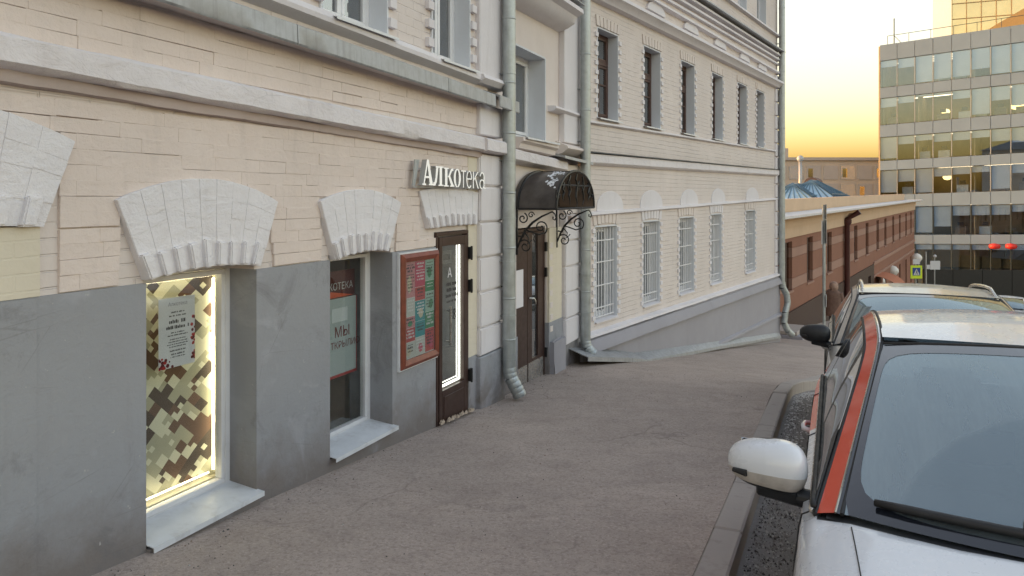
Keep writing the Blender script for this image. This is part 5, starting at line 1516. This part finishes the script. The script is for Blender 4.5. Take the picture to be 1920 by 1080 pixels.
def lin(T, x):
    T = sorted(T)
    if x <= T[0][0]: return T[0][1]
    for (a, za), (b, zb2) in zip(T, T[1:]):
        if x <= b: return za + (zb2 - za) * (x - a) / (b - a)
    return T[-1][1]
def lerpc(P, x):                     # point of a polyline (sorted by falling x) at x
    for a, b in zip(P, P[1:]):
        if b.x <= x <= a.x:
            return a.lerp(b, (a.x - x) / max(1e-6, a.x - b.x))
    return P[0] if x > P[0].x else P[-1]
V3 = Vector
def build_car(t, g, paint, stripe, ws_mat, roof_rails=False, wheel_r=.315, mirror=None):
    """t: the thing (car-space: x forward, y left, z up, origin on the road under the middle); g: numbers"""
    sx, sw, dz = g['len'] / 4.2, g['wid'] / 1.73, g.get('dz', 0.0)
    q = lambda x, y, z: V3((x * sx, y * sw, z + dz))
    ST = [  # x, w, shoulder w, shoulder z, mid z, centre z, bottom z, x shift of centre rows
        (2.10, .50, .44, .60, .61, .62, .30, 0), (2.06, .68, .60, .70, .72, .73, .24, .02), (1.93, .79, .70, .79, .82, .83, .22, .03), (1.62, .85, .75, .885, .92, .93, .21, .02),
        (1.30, .862, .775, .935, .972, .985, .20, .02), (1.02, .866, .79, .965, 1.0, 1.012, .20, .04), (.80, .866, .80, .980, 1.008, 1.018, .20, .215),
        (.76, .866, .80, .978, .985, .985, .20, .20), (.40, .866, .805, .975, .95, .95, .20, 0), (-.3, .868, .81, .98, .95, .95, .20, 0), (-1.0, .868, .81, 1.0, .97, .97, .20, 0),
        (-1.55, .86, .80, 1.025, .99, .99, .22, 0), (-1.86, .835, .77, 1.04, 1.03, 1.03, .26, 0), (-2.02, .78, .70, 1.0, 1.0, 1.0, .30, 0), (-2.10, .70, .60, .75, .78, .78, .36, 0)]
    rows = []
    for x, w, sh, zs, zm, zc, zb2, dx in ST:
        half = [q(x, w * .88, zb2), q(x, w * .97, zb2 + .03), q(x, w, zb2 + (zs - zb2) * .34), q(x, w, zb2 + (zs - zb2) * .62), q(x, w * .985, zb2 + (zs - zb2) * .86), q(x, sh, zs), q(x + dx * .72, sh * .58, zm), q(x + dx, 0, zc)]
        rows.append(half)
    NSt, sub = len(rows), 4
    def section(ti):                 # smooth section at station parameter
        pts = [crom([r[j] for r in rows], ti) for j in range(8)]
        out = []
        for k in range(7 * 3 + 1):
            out.append(crom(pts, k / 3))
        return out
    tis = []
    for i in range(NSt - 1):
        n = 1 if i == 6 else sub
        tis += [i + k / n for k in range(n)]
    tis.append(NSt - 1)
    secs = [section(ti) for ti in tis]
    nr = len(secs[0])
    mb = MB()
    k = 0
    for s in secs:
        mb.v += [tuple(p) for p in s] + [(p.x, -p.y, p.z) for p in s]
    wheels = [(1.27 * sx, wheel_r), (-1.27 * sx, wheel_r)]
    for i in range(len(secs) - 1):
        for j in range(nr - 1):
            a = i * 2 * nr + j
            cx = sum(secs[i + d][j + e].x for d in (0, 1) for e in (0, 1)) / 4; cz = sum(secs[i + d][j + e].z for d in (0, 1) for e in (0, 1)) / 4
            if any((cx - wx) ** 2 + (cz - wz) ** 2 < (wheel_r + .06) ** 2 for wx, wz in wheels) and cz < .78 + dz and j < 12:
                continue
            mi = 0
            if j >= 15 and 6 <= tis[i] < 12.9:
                mi = 1
            if stripe and -1.95 * sx < cx < -.42 * sx and 6 <= j < 15 and cz > .52 - (cx + .42) * .12:
                mi = 2
            mb.f.append((a, a + 1, a + 1 + 2 * nr, a + 2 * nr)); mb.m.append(mi)
            b = a + nr
            mb.f.append((b + 2 * nr, b + 1 + 2 * nr, b + 1, b)); mb.m.append(mi if mi != 2 else 2)
    # ends
    mb.f.append(tuple(range(nr)) + tuple(range(2 * nr - 2, nr - 1, -1))); mb.m.append(0)
    e = (len(secs) - 1) * 2 * nr
    mb.f.append(tuple(e + x for x in (list(range(2 * nr - 2, nr - 1, -1))[::-1])) + tuple(e + x for x in range(nr - 1, -1, -1))); mb.m.append(0)
    body = mb.build('body', [paint, M['trimblack'], stripe or paint], t, smooth=True, sharp=48)
    bm = bmesh.new(); bm.from_mesh(body.data); bmesh.ops.remove_doubles(bm, verts=bm.verts, dist=.0008); bmesh.ops.recalc_face_normals(bm, faces=bm.faces); bm.to_mesh(body.data); bm.free()
    for s in (1, -1):                # shut line between bonnet and wing
        pts = [V3((p.x, p.y * s, p.z + .001)) for p in [section(1.6 + .3 * k_)[16] for k_ in range(15)]]
        MB().tube(pts, .0018, 5).build('bonnet_seam', M['rubber'], t)
    MB().box(-1.9 * sx, 1.9 * sx, -.72 * sw, .72 * sw, .19 + dz, .5 + dz).build('underbody', M['trimblack'], t)
    # greenhouse curves
    rz = g['roof']                   # list of x, centre height
    zt = lambda x: lin(rz, x)
    hx, ex = g['head'], g['tail']    # header x, roof end x
    zr = lambda x: zt(x) - .062
    outer = [q(.76, .805, .985), q(hx - .12, .640, zt(hx) - .075)] + [q(hx - .12 + (ex - hx + .12) * k / 6, .640 - .03 * k / 6, zr(hx - .12 + (ex - hx + .12) * k / 6) - .012) for k in range(1, 7)]
    inner = [q(.80, .735, 1.004), q(hx - .10, .577, zt(hx) - .035)] + [q(hx - .10 + (ex - hx + .10) * k / 6, .577 - .02 * k / 6, zr(hx - .10 + (ex - hx + .10) * k / 6) + .026) for k in range(1, 7)]
    middle = [o_.lerp(i_, .76) + V3((.004, .0, .007)) for o_, i_ in zip(outer, inner)]
    def dense(P, n=6):
        out = [P[0].lerp(P[1], k / 8) for k in range(8)]
        P2 = P[1:]
        for i in range(len(P2) - 1):
            out += [crom(P2, i + k / n) for k in range(n)]
        return out + [P2[-1]]
    # soften the bow where the pillar meets the roof
    def ease(P):
        for _ in range(3):
            P = [P[0]] + [(P[i - 1] + P[i] * 2 + P[i + 1]) / 4 for i in range(1, len(P) - 1)] + [P[-1]]
        return P
    do, di, dm = ease(dense(outer)), ease(dense(inner)), ease(dense(middle))
    def mir(p, s): return V3((p.x, p.y * s, p.z))
    for s, side in ((1, 'left'), (-1, 'right')):
        def strip(A, B, i0, i1, name, mat):
            mb = MB(); n = i1 - i0
            mb.grid(lambda u, v: mir(A[i0 + round(u * n)].lerp(B[i0 + round(u * n)], v), s), n, 2, flip=(s > 0))
            return mb.build(name, mat, t, smooth=True)
        strip(do, dm, 0, len(do) - 1, 'roof_rail_strip', stripe or paint)
        strip(dm, di, 0, 9, 'pillar', M['frit'] if stripe else M['trimblack'])
        strip(dm, di, 9, len(do) - 1, 'roof_side', paint)
        MB().tube([mir(p, s) for p in dm], .0035, 5).build('trim_line', M['chrome'] if stripe else M['trimblack'], t)
        MB().tube([mir(p, s) + V3((0, 0, .001)) for p in di], .0065, 6).build('seal', M['rubber'], t)
        MB().tube([mir(p, s) + V3((0, -.004 * s, -.006)) for p in do], .011, 6).build('door_seal', M['rubber'], t)
        # side glass down to the belt
        xs_ = [.74 * sx - (.74 * sx - ex * sx) * k / 40 for k in range(41)]
        up = [mir(lerpc(do, x), s) for x in xs_]
        lo = [mir(q(x / sx, .808, lin([(.8, .985), (-.3, .988), (-1.0, 1.005), (-1.6, 1.03)], x / sx)), s) for x in xs_]
        for a, b, nm, mt in ((1, 17, 'side_window', M['tint']), (18, 33, 'side_window', M['tint']), (34, 40, 'side_window', M['tint']), (17, 18, 'door_pillar', M['trimblack']), (33, 34, 'door_pillar', M['trimblack'])):
            mb = MB(); n = b - a
            mb.grid(lambda u, v: lo[a + round(u * n)].lerp(up[a + round(u * n)], v) + V3((0, (-.010 * s) * math.sin(min(1, v) * 3.14) * -1, 0)), n, 4, flip=(s < 0))
            mb.build(nm, mt, t, smooth=True)
        mb = MB(); mb.tube([p + V3((0, .006 * s, .0)) for p in lo], .010, 6); mb.build('belt_trim', M['chrome'], t, smooth=True)
        mb = MB(); mb.tube([p + V3((0, .002 * s, .014)) for p in lo], .010, 6); mb.build('belt_seal', M['rubber'], t, smooth=True)
        # sail panel where the mirror sits
        mb = MB(); mb.add([lo[0] + V3((.02, .006 * s, 0)), lo[8] + V3((0, .006 * s, 0)), up[8] + V3((0, .010 * s, 0)), up[0] + V3((0, .006 * s, 0))], [(0, 1, 2, 3)]); mb.build('mirror_sail', M['trimblack'], t)
        # door shut lines and handles
        for xd in (.66, -.38, -1.22):
            ti = next(i for i in range(NSt - 1) if ST[i + 1][0] <= xd <= ST[i][0]); ti += (ST[ti][0] - xd) / (ST[ti][0] - ST[ti + 1][0])
            sec = section(ti)
            mb = MB(); mb.tube([V3((p.x, (p.y + .0015) * s, p.z)) for p in sec[2:16]], .0035, 5); mb.build('door_seam', M['rubber'], t)
        for xd in (-.20, -1.08):
            mb = MB(); y0 = .862 * sw; mb.tube([(xd * sx, (y0 - .01) * s, .83 + dz), (xd * sx - .02, (y0 + .032) * s, .835 + dz), (xd * sx - .10, (y0 + .036) * s, .837 + dz), (xd * sx - .18, (y0 + .030) * s, .835 + dz), (xd * sx - .20, (y0 - .01) * s, .83 + dz)], .013, 8); mb.build('door_handle', paint, t, smooth=True)
        # outer mirror
        mc = q(.50, .955, 1.045)
        def shell(u, v, shrink=1.0, lo_=-1.0):
            th = (u - .5) * math.pi; ph = v * 2 * math.pi
            e_ = lambda c, p_: math.copysign(abs(c) ** p_, c)
            X = e_(math.cos(th), .75) * e_(math.cos(ph), .8); Y = e_(math.cos(th), .7) * e_(math.sin(ph), .7); Z = e_(math.sin(th), .85)
            taper = 1 - .16 * Y * s * -1 * 0 - .18 * (Y if s > 0 else -Y)
            return V3((mc.x + .085 * X + .02 * (-Y * s), mc.y * s + .132 * Y * 1.0, mc.z + .082 * Z * taper))
        mb = MB(); mb.grid(lambda u, v: shell(u, v), 20, 28, flip=True)
        mb.f, mb.m = [f for f in mb.f], mb.m
        o = mb.build('door_mirror', [mirror or paint, M['trimblack'], mirror or M['mirrorlow']], t, smooth=True)
        for p in o.data.polygons:
            i_, j_ = divmod(p.index, 28)
            p.material_index = 1 if (i_ < 5 or 10 <= j_ < 18) else 2 if i_ < 9 else 0
        MB().box(mc.x - .079, mc.x - .075, mc.y * s - .095, mc.y * s + .095, mc.z - .055, mc.z + .06).build('mirror_pane', M['mirrorglass'], o, bevel=.001)
        mb = MB(); y0, y1 = sorted((mc.y * s - .10 * s, mc.y * s + .03 * s)); mb.hexa([(mc.x - .02, y0, mc.z - .115), (mc.x + .05, y0, mc.z - .115), (mc.x + .05, y1, mc.z - .095), (mc.x - .02, y1, mc.z - .095), (mc.x - .03, y0, mc.z - .07), (mc.x + .06, y0, mc.z - .07), (mc.x + .06, y1, mc.z - .06), (mc.x - .03, y1, mc.z - .06)]) if s > 0 else mb.hexa([(mc.x - .02, y0, mc.z - .095), (mc.x + .05, y0, mc.z - .095), (mc.x + .05, y1, mc.z - .115), (mc.x - .02, y1, mc.z - .115), (mc.x - .03, y0, mc.z - .06), (mc.x + .06, y0, mc.z - .06), (mc.x + .06, y1, mc.z - .07), (mc.x - .03, y1, mc.z - .07)])
        mb.tube([(mc.x + .02, (mc.y - .05) * s, mc.z - .085), (mc.x + .03, (mc.y - .17) * s, mc.z - .095)], [.03, .034], 10)
        mb.build('mirror_foot', M['trimblack'], o, bevel=.006)
        MB().tube([(mc.x + .075, (mc.y + .06) * s, mc.z - .022), (mc.x + .055, (mc.y + .105) * s, mc.z - .02)], [.012, .008], 8).build('indicator', M['trimblack'], o)
        # lamps
        hl = MB(); hl.grid(lambda u, v: q(2.06 - .42 * u - .02 * v, .48 + .27 * u ** .8 + .012, .66 + .13 * v + .10 * u).xyz if s > 0 else mir(q(2.06 - .42 * u - .02 * v, .48 + .27 * u ** .8 + .012, .66 + .13 * v + .10 * u), -1), 8, 3, flip=(s > 0)); hl.build('headlight', M['lens'], t, smooth=True)
        MB().box(-2.07 * sx, -2.0 * sx, *(sorted((.52 * s * sw, .76 * s * sw))), .78 + dz, .98 + dz).build('tail_light', M['taillens'], t, bevel=.02)
        for wx, wz in wheels:
            w = MB(); yy = (.845 * sw) * s
            w.v, w.f, w.m = [], [], []
            prof_ = [(wheel_r * .62, -.10), (wheel_r * .93, -.10), (wheel_r, -.07), (wheel_r, .07), (wheel_r * .93, .10), (wheel_r * .62, .10)]
            w.lathe(prof_, n=28); w.v = [(wx + x, yy - z * s - .10 * s, wz + y) for x, y, z in w.v]
            wo = w.build('wheel', M['tyre'], t, smooth=True, sharp=40)
            w = MB(); w.lathe([(.03, .09), (wheel_r * .60, .06), (wheel_r * .62, .10), (wheel_r * .64, .06)], n=20); w.v = [(wx + x, yy + (z - .10) * s, wz + y) for x, y, z in w.v]; w.build('rim', M['rim'], wo, smooth=True, sharp=30)
            mb = MB(); mb.tube([(wx + (wheel_r + .05) * math.cos(a), (.868 * sw) * s, wz + (wheel_r + .05) * math.sin(a)) for a in [math.pi * k / 16 - .1 for k in range(18)]], .028, 6); mb.build('wheel_arch', M['trimblack'], t, smooth=True)
    # windscreen, border, header, cowl
    def W(p, v, lift=0.0):
        b = q(.985 - .19 * p * p, .733 * p, 1.012 - .006 * p * p); tp = q(hx + .02 - .125 * p * p, .575 * p, zt(hx) - .004 - .034 * p * p)
        pt = b.lerp(tp, v); bulge = .035 * 4 * v * (1 - v) * (1 - .3 * p * p)
        return pt + V3((.42, 0, .9)).normalized() * (bulge + lift)
    mb = MB(); mb.grid(lambda u, v: W(-1 + 2 * u, v), 24, 14, flip=False); mb.build('windscreen', ws_mat, t, smooth=True)
    mb = MB(); n = 96
    def rr_in(a):
        c, s_ = math.cos(a), math.sin(a); e_ = 9.0
        r_ = (abs(c) ** e_ + abs(s_) ** e_) ** (-1 / e_)
        return c * r_, s_ * r_
    ringo, ringi = [], []
    for k in range(n):
        a = 2 * math.pi * k / n + .01; c, s_ = math.cos(a), math.sin(a); m_ = 1 / max(abs(c), abs(s_))
        po, vo = c * m_, .5 + .5 * s_ * m_; ci, si = rr_in(a); pi_, vi = ci * .972, .5 + .5 * si * (.93 if s_ < 0 else .86)
        ringo.append(W(po, vo, .0015)); ringi.append(W(pi_, vi, .0015))
    mids = [a.lerp(b, .5) for a, b in zip(ringo, ringi)]
    for k in range(n):
        k2 = (k + 1) % n
        mb.quad(ringo[k], ringo[k2], ringi[k2], ringi[k])
    mb.build('glass_border', M['frit'], t, smooth=True)
    mb = MB(); mb.tube([W(-1 + 2 * k / 20, 1.0) + V3((-.012, 0, .002)) for k in range(21)], .008, 6); mb.build('header_seal', M['rubber'], t)
    mb = MB(); mb.grid(lambda u, v: q(1.02 - .005 - .215 * (2 * u - 1) ** 2 - .05 * v + .0, .775 * (2 * u - 1), 1.006 - .018 * (2 * u - 1) ** 2 + .006 * v), 20, 3); mb.build('cowl', M['trimblack'], t, smooth=True)
    # roof skin
    def roof(u, v):
        p = -1 + 2 * v; x = hx - .012 - .115 * p * p + (ex - hx) * u
        z = zt(x) - .040 * p * p * (.85 + .15 * u) + .0
        y = (.578 - .02 * u) * p
        return q(x, y, z + .002)
    mb = MB(); mb.grid(roof, 24, 20, flip=False); mb.build('roof', paint, t, smooth=True)
    # tail glass and tailgate
    def tailf(u, v):
        p = -1 + 2 * v; a = roof(1, v); b = q(-1.98 + .05 * p * p, .66 * p, 1.03)
        return a.lerp(b, u) + V3((-.05, 0, .03)) * (4 * u * (1 - u)) * .6
    mb = MB(); mb.grid(tailf, 10, 16, flip=False); mb.build('rear_window', M['tint'], t, smooth=True)
    for s in (1, -1):
        mb = MB(); a0 = do[-1]; mb.add([mir(a0, s), mir(di[-1], s), mir(q(-1.93, .66, 1.03), s), mir(q(-1.90, .80, 1.03), s)], [(0, 1, 2, 3) if s > 0 else (3, 2, 1, 0)]); mb.build('rear_pillar', paint, t)
        if roof_rails:
            pts = [mir(p + V3((0, -.03, .045 if 0 < i < 6 else .0)), s) for i, p in enumerate([di[9 + round((len(di) - 11) * k / 6)] for k in range(7)])]
            mb = MB(); mb.tube(pts, .016, 8); mb.build('roof_rail', M['chrome'], t, smooth=True)
    # wiper on the car's right, lying low on the glass
    mb = MB(); pts = [W(-.90 + .95 * k / 10, .055 - .03 * math.sin(k / 10 * 3.1) * 0 + .006 * k / 10, .016) for k in range(11)]
    mb.tube(pts, [.010] + [.013] * 9 + [.010], 6); wb_ = mb.build('wiper_blade', M['rubber'], t, smooth=True)
    mb = MB(); mb.tube([W(-.40, .062, .035), W(-.15, .03, .034), W(.05, -.005, .03)], [.012, .012, .015], 6); mb.build('wiper_arm', M['trimblack'], wb_, smooth=True)
    mb = MB(); mb.tube([W(-.45, .075, .024), W(-.28, .066, .026)], [.014, .016], 6); mb.build('wiper_clip', plain('grey wiper clip', (.10, .11, .12), .5) if 'grey wiper clip' not in bpy.data.materials else bpy.data.materials['grey wiper clip'], wb_, smooth=True)
    mb = MB(); mb.tube([W(.02 + .9 * k / 8, .05, .016) for k in range(9)], .012, 6); mb.build('wiper_blade', M['rubber'], t, smooth=True)
    # front end
    MB().box(2.02 * sx, 2.115 * sx, -.42 * sw, .42 * sw, .50 + dz, .62 + dz).build('grille', M['trimblack'], t, bevel=.02)
    MB().box(1.98 * sx, 2.11 * sx, -.55 * sw, .55 * sw, .26 + dz, .42 + dz).build('lower_grille', M['trimblack'], t, bevel=.02)
    # inside
    mb = MB(); mb.grid(lambda u, v: q(.86 - .45 * v, -.66 + 1.32 * u, 1.0 - .03 * (1 - v) + .02 * math.sin(u * 9) * v), 12, 4); mb.build('dashboard', M['carinside'], t, smooth=True)
    for s in (1, -1):
        mb = MB(); mb.box(-.42 * sx, -.28 * sx, s * .36 - .23, s * .36 + .23, .6 + dz, 1.12 + dz); sb = mb.build('seat', M['carinside'], t, bevel=.05, seg=2)
        MB().box(-.42 * sx, -.33 * sx, s * .36 - .12, s * .36 + .12, 1.15 + dz, 1.30 + dz).build('headrest', M['carinside'], sb, bevel=.03, seg=2)
    MB().box(hx * sx + .05, hx * sx + .09, -.11, .11, zt(hx) + dz - .12, zt(hx) + dz - .06).build('inner_mirror', M['trimblack'], t, bevel=.01)
def place_car(t, p, fwd, ahead=1.0):
    fwd = fwd.normalized()
    a, b = H(p + fwd * ahead), H(p - fwd * ahead)
    f = V3((fwd.x, fwd.y, (a - b) / (2 * ahead))).normalized()
    up = V3((0, 0, 1)); l = up.cross(f).normalized(); up = f.cross(l)
    m = Matrix((f, l, up)).transposed().to_4x4(); m.translation = V3((p.x, p.y, (a + b) / 2 - KERB + .01))
    t.matrix_world = m
white = carpaint('white car paint', (.74, .76, .79), .25); orange = carpaint('orange car film', (.74, .066, .02), .38, dirt=.08)
c1 = thing('parked_car', 'white car with orange pillar stripe parked nearest, its windscreen facing us', 'car', group='cars parked along the kerb')
build_car(c1, dict(len=4.2, wid=1.82, roof=[(-2, 1.40), (-1.62, 1.475), (-1.2, 1.505), (-.8, 1.515), (-.45, 1.495), (-.18, 1.455), (0, 1.42)], head=-.10, tail=-1.62), white, orange, windscreen('dusty sky tinted windscreen', .34, wiped=.14))
place_car(c1, on_street(3.12, .80), -D1)
silver = carpaint('dirty silver car paint', (.46, .44, .41), .3, .4, .5)
c2 = thing('parked_car', 'silver grey estate car with roof rails parked second, behind the white and orange car', 'car', group='cars parked along the kerb')
build_car(c2, dict(len=4.5, wid=1.78, roof=[(-2, 1.38), (-1.7, 1.44), (-1.2, 1.475), (-.8, 1.485), (-.45, 1.465), (-.18, 1.425), (0, 1.40)], head=-.10, tail=-1.70), silver, None, windscreen('second windscreen', .25, rad=.5), roof_rails=True, mirror=M['trimblack'])
place_car(c2, on_street(7.78, .84), -D1)
pearl = carpaint('pale car paint', (.60, .62, .64), .25)
c3 = thing('parked_car', 'pale car far down the road at the right edge, its windscreen facing us', 'car', group='cars parked along the kerb')
build_car(c3, dict(len=4.4, wid=1.76, dz=.12, roof=[(-2, 1.35), (-1.5, 1.43), (-1.2, 1.46), (-.8, 1.475), (-.45, 1.46), (-.18, 1.42), (0, 1.39)], head=-.10, tail=-1.5), pearl, None, windscreen('third windscreen', .1, rad=.5))
place_car(c3, V3((19.1, 29.0, 0)), -V3((.62, .78, 0)))
darkp = carpaint('black car paint', (.02, .02, .022), .25, 0, .2)
c4 = thing('parked_car', 'dark car parked by the red building near the globe lamps', 'car', group='cars parked along the kerb')
build_car(c4, dict(len=4.5, wid=1.8, roof=[(-2, 1.40), (-1.5, 1.5), (-1.2, 1.55), (-.8, 1.56), (-.45, 1.54), (-.18, 1.50), (0, 1.46)], head=-.10, tail=-1.6), darkp, None, windscreen('fourth windscreen', .1, rad=.5))
pp = at(1690, 44); place_car(c4, pp, -D3)

# ------------------------------------------------------------------ person walking down the pavement, seen from behind
def person():
    p = at(1563, 25.5)
    t = thing('person', 'person in a brown hooded coat walking away beyond the parked estate car', 'person', p, ANG2 - math.pi / 2)
    J = {'pelvis': (0, 0, .95), 'chest': (0, .02, 1.22), 'neckb': (0, .02, 1.42), 'neck': (0, .035, 1.50), 'head': (0, .05, 1.60), 'top': (0, .05, 1.70)}
    V = [J['pelvis'], J['chest'], J['neckb'], J['neck'], J['head'], J['top'], (-.09, 0, .88), (-.10, .10, .50), (-.10, .02, .09), (-.10, .16, .04), (.09, 0, .88), (.10, -.10, .50), (.10, -.28, .12), (.10, -.14, .05), (-.19, .02, 1.38), (-.25, -.04, 1.12), (-.25, .06, .90), (.19, .02, 1.38), (.25, .06, 1.12), (.24, .18, .92), (-.25, .10, .82), (.24, .23, .85)]
    E_ = [(0, 1), (1, 2), (2, 3), (3, 4), (4, 5), (0, 6), (6, 7), (7, 8), (8, 9), (0, 10), (10, 11), (11, 12), (12, 13), (2, 14), (14, 15), (15, 16), (2, 17), (17, 18), (18, 19), (16, 20), (19, 21)]
    r_ = [.19, .20, .13, .065, .10, .075, .11, .075, .05, .04, .11, .075, .05, .04, .085, .065, .05, .085, .065, .05, .035, .035]
    me = bpy.data.meshes.new('body'); me.from_pydata(V, E_, [])
    o = bpy.data.objects.new('body', me); COL.objects.link(o)
    md = o.modifiers.new('skin', 'SKIN')
    for i, sv in enumerate(me.skin_vertices[0].data):
        sv.radius = (r_[i], r_[i] * .8); sv.use_root = (i == 0)
    o.modifiers.new('sub', 'SUBSURF').levels = 2
    bpy.context.view_layer.update()
    dg = bpy.context.evaluated_depsgraph_get()
    me2 = bpy.data.meshes.new_from_object(o.evaluated_get(dg)); bpy.data.objects.remove(o)
    me2.materials.clear(); me2.materials.append(plain('dark trousers', (.03, .03, .035), .9))
    for pl in me2.polygons:
        pl.use_smooth = True
    piece('body', me2, t)
    coat = MB()
    prof_ = [(.27, .62), (.265, .80), (.25, 1.0), (.25, 1.2), (.245, 1.34), (.20, 1.44), (.11, 1.50)]
    coat.lathe(prof_, n=20); coat.v = [(x * 1.0, y * .72 + .01, z) for x, y, z in coat.v]
    for s in (-1, 1):
        coat.tube([(s * .19, .02, 1.40), (s * .27, .0 + .05 * s, 1.15), (s * .27, .10, .93)], [.095, .085, .065], 10)
    co = coat.build('coat', plain('brown coat cloth', (.17, .105, .08), .95, var=.3, scale=9, bump=.4, bscale=40), t, smooth=True, sharp=60)
    hood = MB(); hood.lathe([(.02, -.17), (.12, -.14), (.15, -.02), (.135, .09), (.08, .15), (.01, .165)], (0, .04, 1.62), 16)
    hood.build('hood', plain('beige wool hood', (.34, .23, .18), .95, var=.3, scale=14, bump=.4), t, smooth=True)
    face = MB(); face.lathe([(.01, -.10), (.07, -.07), (.085, 0), (.07, .07), (.01, .09)], (0, .115, 1.60), 12); face.build('face', plain('skin', (.45, .26, .19), .6), t, smooth=True)
person()
